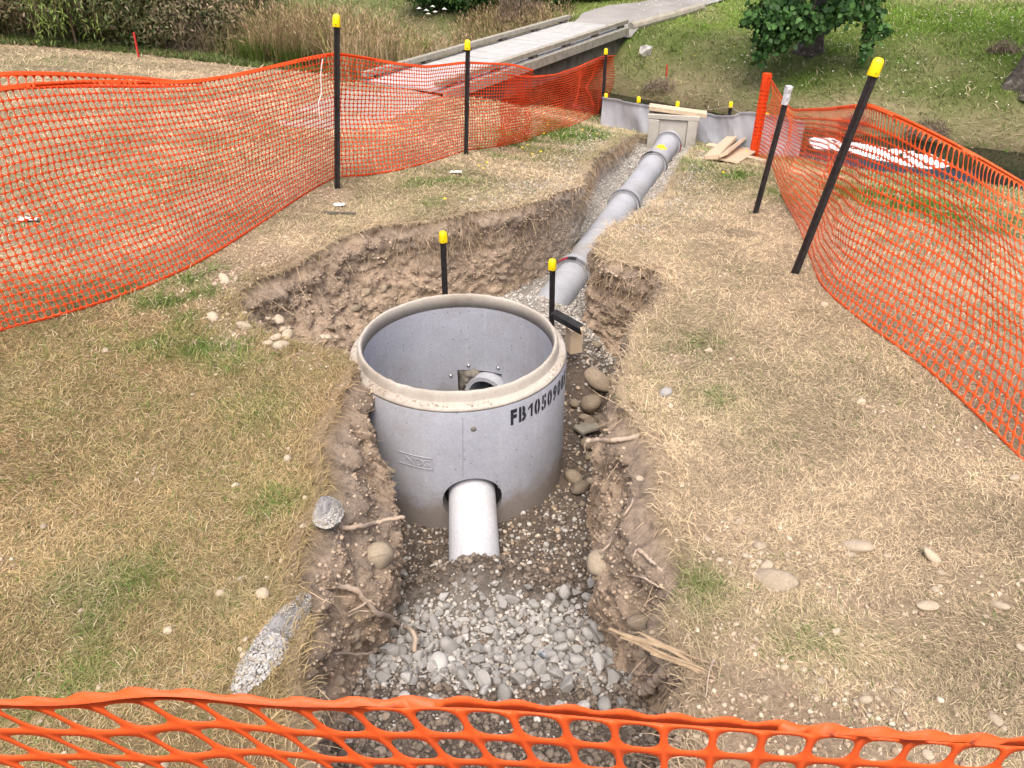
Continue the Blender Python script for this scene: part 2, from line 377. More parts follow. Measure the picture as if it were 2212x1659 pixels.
FZ = [-.12, -.15, -.28, -.42, -.62, -.72, -.82, -.90, -.90, -.80, -.77, -.78, -.79, -.80, -.88, -.92]
def floor0(x, y):
    x = np.asarray(x, float); y = np.asarray(y, float)
    z = np.interp(y, FY, FZ)
    z = z + .24 * np.exp(-((x + .17) / .24) ** 2 - ((y - 2.46) / .17) ** 2) + .10 * np.exp(-((x - .22) / .2) ** 2 - ((y - 2.66) / .16) ** 2)
    pl = PIPE_A[0] + (y - PIPE_A[1]) * (PIPE_B[0] - PIPE_A[0]) / (PIPE_B[1] - PIPE_A[1])
    z = z + .21 * sstep(.20, .50, pl - x) * sstep(5.3, 6.0, y) * sstep(9.8, 9.0, y)
    z = z + np.where(y > 4.6, .03 * np.clip(1 - np.abs(x - pl) / .45, 0, 1) * sstep(4.6, 5.2, y), 0)
    z = z + .30 * np.exp(-((x - .12) / .45) ** 2 - ((y - 4.95) / .36) ** 2) + .33 * np.exp(-((x - .40) / .26) ** 2 - ((y - 4.52) / .26) ** 2)     # bedding heaped over the pipe behind the chamber
    return z
def tfloor(x, y): return floor0(x, y) + .05 * fbm2(x, y, 3, 61, 3) + .04 * fbm2(x, y, 16, 62, 3)

# ------------------------------------------------------------------ lawn colour
STRAW = np.array([.47, .378, .258]); GOLD = np.array([.36, .27, .148]); GREEN = np.array([.105, .165, .035]); LUSH = np.array([.16, .25, .04])
DUST = np.array([.37, .29, .205]); DIRT = np.array([.27, .20, .14]); GREY = np.array([.40, .39, .37])
BLOBS = [(390,640,.30,.9),(450,600,.2,.8),(330,740,.25,.6),(560,760,.2,.5),(200,1300,.2,.3),(330,1240,.12,.35),(600,1080,.10,.5),(470,760,.2,.6),(150,1480,.2,.3),
 (250,620,.3,.4),(980,380,.3,.8),(1060,420,.12,.7),(930,440,.1,.6),(900,400,.15,.5),(1250,285,.6,1),(1150,300,.5,.7),(1080,330,.4,.5),(1600,300,.6,1),(1560,330,.5,.9),(1480,360,.35,.7),
 (1700,420,.4,.35),(1520,750,.15,.35),(1540,860,.12,.4),(1500,1260,.12,.5),(1740,1380,.1,.5),(1890,430,.6,.7),(2000,430,.8,.8),(2150,480,.6,.7),(400,330,1,.25),(620,130,.8,.8),(100,150,1,.3),
 (100,420,.8,.15),(560,880,.2,.4),(340,860,.2,.2),(60,900,.2,.1),(1580,380,.3,.6)]
BL = [(gp(a, b)[:2], r, s) for a, b, r, s in BLOBS]
SOILS = [(520,600,.34,1.0),(600,560,.26,.9),(700,530,.2,.5),(560,700,.22,1),(640,720,.2,1),(690,745,.14,1),(1560,1560,.22,1.2),(1750,1600,.24,1.1),(1900,1560,.2,.8),(1660,1480,.16,.8),(1640,1690,.3,1),(1950,1690,.3,.8),(1600,1420,.14,.6),(1520,1150,.1,.7),
 (1620,1180,.12,.5),(1250,415,.2,.7),(1120,440,.12,.4),(1560,600,.12,.3),(640,1330,.05,.6),(1960,1330,.12,.4),(2100,1260,.1,.3),(1750,1230,.1,.4)]
SL = [(gp(a, b)[:2], r, s) for a, b, r, s in SOILS]
def lawn(x, y):
    """returns colour (n,3), green 0..1, soil 0..1"""
    x = np.asarray(x, float).ravel(); y = np.asarray(y, float).ravel(); s = svec(x, y)
    g = .05 + .11 * sstep(0, -1.2, x) * sstep(4.6, 3.4, y) + .15 * sstep(5.5, 7.5, s) * sstep(-2, 1, x) + .62 * sstep(12.0, 13.2, s)
    g = g + .25 * sstep(14.5, 16, s) * sstep(5, 7, x)
    g = g * (1 - .9 * sstep(17.5, 19.5, s) * sstep(0, 3, x))
    brk = np.clip(.55 + 2.6 * fbm2(x, y, 6, 23, 4), 0, 1.5)
    for (c, r, a) in BL: g = g + a * brk * np.exp(-((x - c[0]) ** 2 + (y - c[1]) ** 2) / r ** 2)
    bank = sstep(9.9, 10.6, s) * sstep(13.6, 12.6, s)
    g = g + .35 * sstep(9.0, 10.0, s) * (1 - sstep(12, 12.6, s))
    g = np.clip(g + .9 * fbm2(x, y, 1.3, 21, 4) * (.35 + .65 * np.clip(g, 0, 1)) + .35 * fbm2(x, y, 5, 22, 3) * np.clip(g + .1, 0, 1), 0, 1)
    so = np.zeros_like(g)
    for (c, r, a) in SL: so = np.maximum(so, a * np.exp(-((x - c[0]) ** 2 + (y - c[1]) ** 2) / r ** 2))
    ed = edge_dist(x, y); so = np.maximum(so, sstep(.06, .0, ed + .12 * fbm2(x, y, 9, 33, 3)) * .7)
    so = np.maximum(so, .75 * sstep(.10, .24, fbm2(x, y, 1.7, 35, 4)) * sstep(.2, .6, x) * sstep(7, 5.5, y))
    so = np.maximum(so, .5 * sstep(.12, .26, fbm2(x, y, 2.0, 36, 4)) * sstep(-.4, -.8, x) * sstep(8, 6.5, y))
    so = np.clip(so + .5 * fbm2(x, y, 6, 31, 4) * (so > .02), 0, 1)
    so = np.maximum(so, bank * np.clip(.12 + 1.6 * fbm2(x, y, 2.2, 77, 4), 0, .75))
    gold = sstep(-.2, -.8, x) * sstep(5, 3.5, y)
    base = STRAW[None] * (1 - gold[:, None]) + GOLD[None] * gold[:, None]
    base = base * (1 + .75 * fbm2(x, y, 2.0, 41, 4))[:, None]; gp_ = (sstep(.04, .22, fbm2(x, y, 1.6, 45, 4)) * (.25 + .45 * gold))[:, None]; base = base * (1 - gp_) + np.array([[.27, .235, .13]]) * gp_; rd = (sstep(.04, .2, fbm2(x, y, 2.6, 46, 3)) * gold * .5)[:, None]; base = base * (1 - rd) + np.array([[.34, .225, .13]]) * rd
    base = base * (1 + .35 * fbm2(x, y, 14, 42, 3))[:, None]
    lush = sstep(13.5, 15, s)[:, None]; gr = GREEN[None] * (1 - lush) + LUSH[None] * lush
    gr = gr * (1 + .5 * fbm2(x, y, 4, 43, 3))[:, None]
    c = base * (1 - g[:, None]) + gr * g[:, None]
    wet = (sstep(10.4, 10.9, s) * sstep(12.6, 12.0, s))[:, None]; c = c * (1 - wet) + np.array([[.10, .085, .05]]) * wet
    return c, g, so
def soilcol(x, y):
    sv = sstep(9.6, 10.6, svec(x, y)).ravel()[:, None]
    d = sstep(-.1, .15, fbm2(x, y, 2.5, 51, 4))[:, None]; c = DUST[None] * (1 - d * .6) + DIRT[None] * d * .6; return c * (1 - sv) + np.array([[.17, .135, .085]]) * sv

# ground sheet
def axis(lo, hi, step, far_lo, far_hi, gr=1.12):
    a = list(np.arange(lo, hi + 1e-6, step)); st = step
    while a[-1] < far_hi: st *= gr; a.append(a[-1] + st)
    st = step
    while a[0] > far_lo: st *= gr; a.insert(0, a[0] - st)
    return np.array(a)
ax = axis(-3.2, 3.6, .032, -60, 60); ay = axis(.3, 11.4, .032, -12, 110)
GX, GY = np.meshgrid(ax, ay); nx, ny = len(ax), len(ay); gx, gy = GX.ravel(), GY.ravel()
gc, gg, gs = lawn(gx, gy)
gz = ground(gx, gy) + gs * .02 * fbm2(gx, gy, 22, 8, 3)
cl = gc * .62; cl = cl * (1 - gs[:, None]) + soilcol(gx, gy) * gs[:, None]
ii = np.arange(ny - 1)[:, None] * nx + np.arange(nx - 1)[None]; F = np.stack([ii, ii + 1, ii + 1 + nx, ii + nx], -1).reshape(-1, 4)
cx = gx[F].mean(1); cy = gy[F].mean(1)
F = F[~inside(cx, cy)]
go = link('ground', mesh('ground', np.stack([gx, gy, gz], 1), [F], M['ground'], True, cl)); tag(go, kind='structure')

# trench wall
n = len(POLY); rows = []; MROW = 60
zt = ground(POLY[:, 0], POLY[:, 1]); ins = E[:, 2]
for _ in range(20): ins = (np.roll(ins, 1) + ins + np.roll(ins, -1)) / 3
Q = POLY + NIN * ins[:, None]; zb = np.minimum(tfloor(Q[:, 0], Q[:, 1]) - .06, zt - .02)
for k, (off, dz) in enumerate(((-.07, -.012), (-.035, .006), (-.012, .009))):
    p = POLY + NIN * off; rows.append(np.column_stack([p, ground(p[:, 0], p[:, 1]) + dz]))
for k in range(MROW + 1):
    t = k / MROW
    fastw = sstep(3.4, 2.9, POLY[:, 1]) * sstep(1.6, 2.0, POLY[:, 1]); h = (1 - fastw) * t ** 1.25 + fastw * np.minimum(1, (t / .45)) ** .8
    p = POLY + NIN * (ins * h)[:, None]; z = zt + (zb - zt) * t
    P3 = np.column_stack([p, z])
    env = min(1, t * 12) * (1 if t < .9 else (1 - t) * 10) * (1 - .6 * sstep(5.0, 6.0, POLY[:, 1]))
    turf = math.exp(-((t - .12) / .10) ** 2)
    d = env * (.11 * fbm3(P3, 3.2, 71, 3) - .03 + .11 * np.abs(fbm3(P3, 9, 72, 3)) + .04 * fbm3(P3, 15, 75, 2) + .065 * fbm3(P3, 26, 73, 3) + .03 * fbm3(P3, 60, 76, 1)) + .05 * turf * env * (.3 + 1.4 * vn2(POLY[:, 0] * 9, POLY[:, 1] * 9, 4))
    sel = (P3[:, 2] < zt - .1)
    P3[:, :2] += NIN * d[:, None]; P3[:, 2] += env * .03 * fbm3(P3, 12, 74, 2)
    rows.append(P3)
W = np.stack(rows); nr = len(rows)
ii = (np.arange(nr - 1)[:, None] * n); jj = np.arange(n)[None]; j2 = (jj + 1) % n
WF = np.stack([ii + jj, ii + j2, ii + n + j2, ii + n + jj], -1).reshape(-1, 4)
if area > 0: WF = WF[:, ::-1]
WV = W.reshape(-1, 3)
dep = (np.tile(zt, nr) - WV[:, 2]); rightside = sstep(-.2, .5, WV[:, 0] - .15) * sstep(5, 4, WV[:, 1])
c_top = np.array([.31, .25, .195]); c_mid = np.array([.41, .32, .24]); c_low = np.array([.47, .36, .255])
lo = np.clip(sstep(.10, .40, dep + .25 * fbm3(WV, 4, 81, 3)), 0, 1)[:, None]
wc = c_top * (1 - lo) + (c_mid * (1 - .5 * rightside[:, None]) + c_low * .5 * rightside[:, None]) * lo
oc = sstep(.03, .2, fbm3(WV, 3, 82, 3))[:, None]; wc = wc * (1 - .5 * oc) + c_low * .5 * oc
gy_ = (sstep(.05, .2, fbm3(WV, 2.2, 84, 3)) * sstep(2.6, 2.0, WV[:, 1]) * sstep(0, -.3, WV[:, 0]))[:, None]
wc = wc * (1 - .5 * gy_) + np.array([.27, .235, .205]) * .5 * gy_
farg = sstep(5.6, 6.6, WV[:, 1])[:, None] * .7; wc = wc * (1 - farg) + np.array([.36, .34, .31]) * farg
wc = wc * (1 + .55 * fbm3(WV, 18, 83, 3))[:, None]
lipk = sstep(.06, .0, dep)[:, None]
wc = wc * (1 - lipk) + (.5 * soilcol(WV[:, 0], WV[:, 1]) + .5 * lawn(WV[:, 0], WV[:, 1])[0] * .8) * lipk
wall = link('trench_wall', mesh('trench_wall', WV, [WF], M['soil'], True, wc)); tag(wall, kind='structure')
# trench floor
fxa = np.arange(POLY[:, 0].min() - .02, POLY[:, 0].max() + .03, .022); fya = np.arange(POLY[:, 1].min(), POLY[:, 1].max() + .03, .022)
FX, FYY = np.meshgrid(fxa, fya); fx, fy = FX.ravel(), FYY.ravel(); fz = tfloor(fx, fy)
nx = len(fxa); ii = np.arange(len(fya) - 1)[:, None] * nx + np.arange(nx - 1)[None]; F = np.stack([ii, ii + 1, ii + 1 + nx, ii + nx], -1).reshape(-1, 4)
F = F[inside(fx[F].mean(1), fy[F].mean(1))]
grey = sstep(4.3, 4.7, fy)[:, None]; damp = np.array([.14, .115, .095]); gravelc = np.array([.30, .285, .26])
fc = damp * (1 - grey) + gravelc * grey
br = (sstep(-.02, .12, fbm2(fx, fy, 2.4, 66, 3)) * sstep(.35, .0, np.abs(fx - fx)) )[:, None] * 0
bed = (sstep(1.75, 1.95, fy) * sstep(2.5, 2.35, fy))[:, None]; fc = fc * (1 - .5 * bed) + np.array([.24, .23, .21]) * .5 * bed
fc = fc * (1 + .7 * fbm2(fx, fy, 9, 67, 4))[:, None]
fl = link('trench_floor', mesh('trench_floor', np.stack([fx, fy, fz], 1), [F], M['soil'], True, fc)); tag(fl, kind='structure')

# ------------------------------------------------------------------ stream
def water_mat():
    m, nt, b = newmat('stream_water'); b.inputs['Base Color'].default_value = (.012, .014, .010, 1); b.inputs['Roughness'].default_value = .04
    b.inputs['IOR'].default_value = 1.33; tc = N(nt, 'ShaderNodeTexCoord')
    bump(nt, b, noise_node(nt, tc.outputs['Object'], 3.5, 3).outputs['Fac'], .12, .02); return m
V = []
for a in np.linspace(-24, 24, 60):         # x along the ribbon, y solved from the bent stream coordinate
    for b in (10.4, 12.7): V.append([a, (b - SX * a + .30 * max(0, a - 4.6)) / SY, WATER_Z])
wf = [[2 * q, 2 * q + 2, 2 * q + 3, 2 * q + 1] for q in range(59)]
wo = link('stream_water', mesh('stream_water', V, [wf], water_mat())); tag(wo, kind='structure')

# ragged white sheet on the water, sky reflection painted in its colour
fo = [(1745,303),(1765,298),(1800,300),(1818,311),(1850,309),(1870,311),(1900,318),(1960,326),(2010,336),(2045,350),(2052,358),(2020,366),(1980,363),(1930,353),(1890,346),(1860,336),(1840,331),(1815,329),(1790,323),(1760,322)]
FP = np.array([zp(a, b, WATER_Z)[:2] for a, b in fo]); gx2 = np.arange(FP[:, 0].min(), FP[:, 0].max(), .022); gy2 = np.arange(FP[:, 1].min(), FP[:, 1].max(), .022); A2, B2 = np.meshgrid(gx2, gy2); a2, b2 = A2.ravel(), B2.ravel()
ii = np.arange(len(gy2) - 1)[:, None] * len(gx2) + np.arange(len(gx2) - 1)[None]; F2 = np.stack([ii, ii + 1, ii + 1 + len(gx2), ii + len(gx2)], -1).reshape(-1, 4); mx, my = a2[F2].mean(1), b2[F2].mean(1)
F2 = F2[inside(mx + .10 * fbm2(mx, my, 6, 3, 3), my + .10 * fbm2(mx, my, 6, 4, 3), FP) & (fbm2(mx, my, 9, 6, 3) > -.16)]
fm = link('reflection_patch', mesh('reflection_patch', np.column_stack([a2, b2, WATER_Z + .012 + .014 * fbm2(a2, b2, 12, 7, 3)]), [F2], simple('painted_reflection', [(.3, (.68, .68, .70)), (.7, (.80, .80, .82))], 20, .8, .3), True)); sm_ = fm.modifiers.new('s', 'SOLIDIFY'); sm_.thickness = .012
tag(fm, 'ragged white patch of painted sky reflection on the dark stream behind the right mesh', 'painted_sky_reflection')
# ------------------------------------------------------------------ concrete chamber
def boolean(o, cutters):
    for c in cutters:
        b = o.modifiers.new('cut', 'BOOLEAN'); b.operation = 'DIFFERENCE'; b.object = c; b.solver = 'EXACT'
    bpy.context.view_layer.update(); dg = bpy.context.evaluated_depsgraph_get()
    me = bpy.data.meshes.new_from_object(o.evaluated_get(dg)); o.modifiers.clear(); o.data = me
    for c in cutters: bpy.data.objects.remove(c)
def smooth_by_angle(o, deg=35):
    me = o.data; me.polygons.foreach_set('use_smooth', [True] * len(me.polygons))
    bm = bmesh.new(); bm.from_mesh(me)
    for e in bm.edges:
        if len(e.link_faces) == 2 and e.calc_face_angle(0) > R(deg): e.smooth = False
    bm.to_mesh(me); bm.free()
RO, RI = .597, .525
mh = empty('manhole_chamber', (MH[0], MH[1], -.97), 'round grey concrete manhole chamber standing open in the trench, black stencilled number on its side', 'manhole')
T0 = Matrix.Translation((MH[0], MH[1], 0))
body = MB().lathe([(RO, -.97), (RO, -.128), (RO - .004, -.118), (RI, -.118), (RI, -.97)], 160, T0, closed=True).obj('body', M['concrete'], mh)
HC = np.array([-.211, 3.1, -.70]); PV = Vector((.037, -.55, -.01)).normalized()
c1 = MB().lathe([(0.001, -.3), (.157, -.3), (.157, .3), (.001, .3)], 64, Matrix.Translation(HC) @ Vector((0, 1, 0)).to_track_quat('Z', 'Y').to_matrix().to_4x4()).obj('c', M['concrete'])
bm = bmesh.new(); bm.from_mesh(c1.data); bmesh.ops.remove_doubles(bm, verts=bm.verts, dist=.002); bmesh.ops.holes_fill(bm, edges=bm.edges); bmesh.ops.recalc_face_normals(bm, faces=bm.faces); bm.to_mesh(c1.data); bm.free()
pd = Vector(PIPE_B - PIPE_A).normalized()
bt = cyl(1003, 802, *MH, RI, True); bl = cyl(990, 826, *MH, RI, True); br_ = cyl(1083, 824, *MH, RI, True)
hx = (bl[0] + br_[0]) / 2; hw = abs(br_[0] - bl[0]) * 1.02; hz = bt[2]
c2 = MB().box((hx, MH[1] + .56, hz - .17), (hw, .34, .36)).obj('c', M['concrete'])
boolean(body, [c1, c2]); smooth_by_angle(body)
rp = [(.5955, -.121), (.594, -.108), (.586, -.101), (.562, -.092), (.557, -.094), (.5535, -.086), (.551, -.060), (.5475, -.052), (.545, -.043), (.539, -.036), (.531, -.036), (.5255, -.043), (.5245, -.06), (.5245, -.121)]
rim = MB().lathe(rp, 200, T0, closed=True).obj('rim', M['rim'], mh, True)
co = np.array([v.co[:] for v in rim.data.vertices]); dd = fbm3(co, 26, 5, 3) * .009 + fbm3(co, 6, 6, 2) * .006
for v, d in zip(rim.data.vertices, dd): v.co.z += float(d) * (v.co.z > -.115)
MB().lathe([(.002, -.93), (RI + .01, -.93), (RI + .01, -.86), (.002, -.86)], 64, T0, closed=True).obj('base_slab', M['mortar'], mh)
for px, py in ((974, 812), (1012, 790), (1076, 795)):
    p = cyl(px, py, *MH, RI, True); d = Vector((MH[0] - p[0], MH[1] - p[1], 0)).normalized()
    MB().lathe([(.001, .010), (.004, .0095), (.007, .006), (.008, .003), (.012, .0025), (.0125, .001), (.0125, -.004)], 16, Matrix.Translation(p) @ align(d).to_4x4()).obj('bolt', M['steel'], mh, True)
for t, rr in ((R(38), .143), (R(150), .143), (R(12), .143)):
    MB().lathe([(.001, .01), (.007, .008), (.009, 0)], 10, Matrix.Translation((HC[0] + math.cos(t) * rr, 3.172, HC[2] + math.sin(t) * rr)) @ align((0, -1, 0)).to_4x4()).obj('bolt', M['steel'], mh, True)
MB().lathe([(.118, -.012), (.1575, -.012), (.1575, .012), (.118, .012)], 48, Matrix.Translation((HC[0], 3.185, HC[2])) @ align((0, 1, 0)).to_4x4(), closed=True).obj('rubber_seal', M['rubber'], mh)
# mortar round the drain pipe in the back wall
vs = []; fs = []; na = 44; nr2 = 8; pc = Vector((hx, 0, hz - .145))
for i in range(na):
    t = 2 * math.pi * i / na; k = 1 / max(abs(math.cos(t)) / (hw / 2), abs(math.sin(t)) / .165)
    for j in range(nr2):
        r = .118 + (k + .004 - .118) * j / (nr2 - 1)
        p = np.array([[hx + r * math.cos(t), 0, pc.z + r * math.sin(t)]]); e = float(fbm3(p, 14, 9, 4)[0]) * .11 + float(fbm3(p, 45, 19, 2)[0]) * .03
        vs.append((p[0, 0], MH[1] + .55 - .05 * (1 - j / (nr2 - 1)) + e, p[0, 2]))
for i in range(na):
    for j in range(nr2 - 1):
        a = i * nr2 + j; b = ((i + 1) % na) * nr2 + j; fs.append((a, b, b + 1, a + 1))
MB().add(vs, fs).obj('mortar_fill', M['mortar'], mh, True)
MB().tube([cyl(1000, y, *MH, RO + .0008) for y in (902, 950, 1000, 1034)], .0007, 5).obj('mould_line', M['mortar'], mh)
p = cyl(1023, 927, *MH, RO); MB().lathe([(.001, .004), (.012, .003), (.018, -.002)], 14, Matrix.Translation(p) @ align((p[0] - MH[0], p[1] - MH[1], 0)).to_4x4()).obj('lifting_plug', M['mortar'], mh, True)
# lettering wrapped round the barrel
def text_mesh(body_, size, bold=0.0):
    cu = bpy.data.curves.new('t', 'FONT'); cu.body = body_; cu.size = size; cu.offset = bold; cu.resolution_u = 5
    o = bpy.data.objects.new('t', cu); COL.objects.link(o); bpy.context.view_layer.update()
    me = bpy.data.meshes.new_from_object(o.evaluated_get(bpy.context.evaluated_depsgraph_get())); bpy.data.objects.remove(o); return me
def wrap(V, r, ang0, z0, sgn=1): return [(MH[0] + (r + q) * math.cos(ang0 + x / r), MH[1] + (r + q) * math.sin(ang0 + x / r), z0 + y) for x, y, q in V]
pF = cyl(1103, 917, *MH, RO); angF = math.atan2(pF[1] - MH[1], pF[0] - MH[0])
MT = MB(); xo = 0
for ch in 'FB10509005':
    me = text_mesh(ch, .108, .0055); bm = bmesh.new(); bm.from_mesh(me)
    if ch == '1':
        bm.clear(); q = [bm.verts.new((a * .1, b_ * .1, 0)) for a, b_ in ((.26, 0), (.45, 0), (.45, .72), (.30, .72), (.0, .52), (.0, .40), (.26, .54))]; bm.faces.new(q)
    bmesh.ops.dissolve_limit(bm, angle_limit=.01, verts=bm.verts, edges=bm.edges)
    xs = [v.co.x for v in bm.verts]; x0, x1 = min(xs), max(xs); wd = x1 - x0
    gap = {'0': .5, '9': .55, '5': .5, 'B': .40, 'F': .48}.get(ch)
    if gap:
        gx_ = x0 + wd * gap
        for q in (gx_ - .0036, gx_ + .0036):
            bmesh.ops.bisect_plane(bm, geom=bm.verts[:] + bm.edges[:] + bm.faces[:], plane_co=(q, 0, 0), plane_no=(1, 0, 0))
        kill = [f for f in bm.faces if abs(f.calc_center_median().x - gx_) < .0035 and not (ch == 'F' and f.calc_center_median().y < .045)]
        bmesh.ops.delete(bm, geom=kill, context='FACES')
    bmesh.ops.triangulate(bm, faces=bm.faces)
    V = [((v.co.x - x0) * .72 + xo, v.co.y * 1.12, .0016) for v in bm.verts]; bm.verts.index_update()
    MT.add(wrap(V, RO, angF, pF[2]), [[v.index for v in f.verts] for f in bm.faces]); xo += wd * .72 + .0125; bm.free()
MT.obj('stencilled_number', M['letter'], mh)
pN = cyl(872, 1000, *MH, RO); aN = math.atan2(pN[1] - MH[1], pN[0] - MH[0]); MT = MB()
me = text_mesh('NDS', .07, .001); V = [(v.co.x * 1.0 + .012, v.co.y * .92 + .012, .0035) for v in me.vertices]
MT.add(wrap(V, RO, aN, pN[2]), [list(p.vertices) for p in me.polygons])
for a, b, c, d in ((-.03, .17, -.004, .002), (-.03, .17, .068, .074), (.164, .17, -.004, .074)):
    V = []; ns = 8
    for i in range(ns + 1):
        x = a + (b - a) * i / ns; V += [(x, c, .0035), (x, d, .0035)]
    MT.add(wrap(V, RO, aN, pN[2]), [(2 * i, 2 * i + 2, 2 * i + 3, 2 * i + 1) for i in range(ns)])
eo = MT.obj('embossed_panel', M['concrete'], mh); so_ = eo.modifiers.new('s', 'SOLIDIFY'); so_.thickness = .004; so_.offset = -1

# ------------------------------------------------------------------ plastic outlet pipe
pv0 = Vector(HC) - PV * .12; pv1 = Vector(HC) + PV * .78
pvc = MB().lathe([(.125, 0), (.125, .74), (.118, .74), (.118, 0)], 72, Matrix.Translation(pv0) @ align(PV).to_4x4(), closed=True).obj('plastic_pipe', M['pvc'], None, False)
smooth_by_angle(pvc); tag(pvc, 'smooth pale grey plastic pipe leaving the chamber and running into the gravel', 'pipe')

# ------------------------------------------------------------------ concrete drain pipes
PD = PIPE_B - PIPE_A
def pat(y): return Vector(PIPE_A + PD * (y - PIPE_A[1]) / PD[1])
pu = Vector(PD).normalized(); MR = align(pu).to_4x4()
def section(y0, y1, bell, label, red=None, paint=None):
    a = pat(y0); L = (pat(y1) - a).length
    e = empty('drain_pipe', a, label, 'pipe', 'concrete drain pipes laid in the trench')
    prof = [(.140, 0), (.140, L), (.112, L), (.112, 0)]
    if bell: prof = [(.166, 0), (.167, .02), (.167, .11), (.160, .15), (.146, .19), (.140, .22), (.140, L), (.112, L), (.112, .09), (.143, .08), (.143, 0)]
    o = MB().lathe(prof, 56, Matrix.Translation(a) @ MR, closed=True).obj('barrel', M['pipe'], e); smooth_by_angle(o, 25)
    if bell:
        MB().lathe([(.1675, -.004), (.1698, -.004), (.1698, .040), (.1675, .040)], 56, Matrix.Translation(a) @ MR, closed=True).obj('joint_band', M['seam'], e)
    if red is not None:
        for (t0, t1, m, nm) in red:
            mb = MB(); vs = []; k = 10
            for i in range(k + 1):
                t = t0 + (t1 - t0) * i / k; d = Vector((0, 0, 1)) * math.sin(t) + pu.cross(Vector((0, 0, 1))).normalized() * math.cos(t)
                for q, rr in ((-.008, .1675), (-.008, .1735), (.044, .1735), (.044, .1675)): vs.append(a + d * rr + pu * q)
            mb.add(vs, [(4 * i + j, 4 * i + 4 + j, 4 * i + 4 + (j + 1) % 4, 4 * i + (j + 1) % 4) for i in range(k) for j in range(4)] + [(0, 1, 2, 3), (4 * k + 3, 4 * k + 2, 4 * k + 1, 4 * k)])
            mb.obj(nm, m, e)
    if paint:
        mb = MB(); rnd = random.Random(4)
        for _ in range(46):
            s_ = rnd.gauss(paint, .035); t = rnd.gauss(R(82), .22); d = Vector((0, 0, 1)) * math.sin(t) + pu.cross(Vector((0, 0, 1))).normalized() * math.cos(t)
            sz = rnd.uniform(.012, .035); rot = align(d, rnd.uniform(0, 6)); c = a + pu * s_ + d * .1412
            mb.add([c + rot @ Vector((math.cos(q * .9) * sz * rnd.uniform(.5, 1), math.sin(q * .9) * sz * rnd.uniform(.5, 1), 0)) for q in range(7)], [tuple(range(7))])
        mb.obj('paint_mark', M['yellowpaint'], e)
    return e
darkred = simple('dark_red_rubber', [(.3, (.24, .02, .03)), (.7, (.32, .035, .045))], 20, .6, .2)
section(3.62 + .5, 5.95, False, 'concrete drain pipe half buried in grey gravel just behind the round chamber')
section(5.95, 7.72, True, 'concrete drain pipe with red and black band on its near collar, behind the chamber', [(R(105), R(135), darkred, 'red_band'), (R(80), R(105), M['rubber'], 'black_band')])
section(7.72, 9.12, True, 'dusty grey concrete drain pipe at mid trench, with plain grey collar')
section(9.12, 10.02, True, 'concrete drain pipe with yellow spray paint on top', [(R(95), R(150), M['rubber'], 'black_band'), (R(135), R(150), darkred, 'red_band')], .12 + .25)
section(10.02, 10.30, True, 'short concrete drain pipe entering the precast headwall', [(R(-20), R(10), darkred, 'red_band')])

# ------------------------------------------------------------------ headwall at the outfall
hb = pat(10.28); ha = math.atan2(-PD[0], PD[1]) * .55; hr = zrot(ha)
hgz = float(tfloor(hb.x, hb.y)) - .05
hw_e = empty('outfall_headwall', (hb.x, hb.y, hgz), 'small precast concrete headwall box at the end of the pipe against grey fabric', 'headwall')
def hpart(nm, x, y, z, sx, sy, sz): return MB().box(Vector((hb.x, hb.y, 0)) + hr @ Vector((x, y, z)), (sx, sy, sz), hr, jit=.004).obj(nm, M['precast'], hw_e, bevel=.008)
ht = -.50
hpart('side_column', -.245, 0, (hgz + ht) / 2, .13, .26, ht - hgz); hpart('side_column', .245, 0, (hgz + ht) / 2, .13, .26, ht - hgz)
hpart('face_panel', 0, -.03, (hgz + ht) / 2, .36, .14, ht - hgz - .003); hpart('top_slab', 0, .02, ht + .03, .66, .30, .058)
o = MB().box(Vector((hb.x, hb.y, 0)) + hr @ Vector((.04, -.02, ht + .098)), (.74, .17, .055), hr @ Matrix.Rotation(R(5), 3, 'Y')).obj('timber_plank', M['wood_pale'], bevel=.004)
tag(o, 'weathered timber plank lying across the top of the concrete headwall', 'plank')

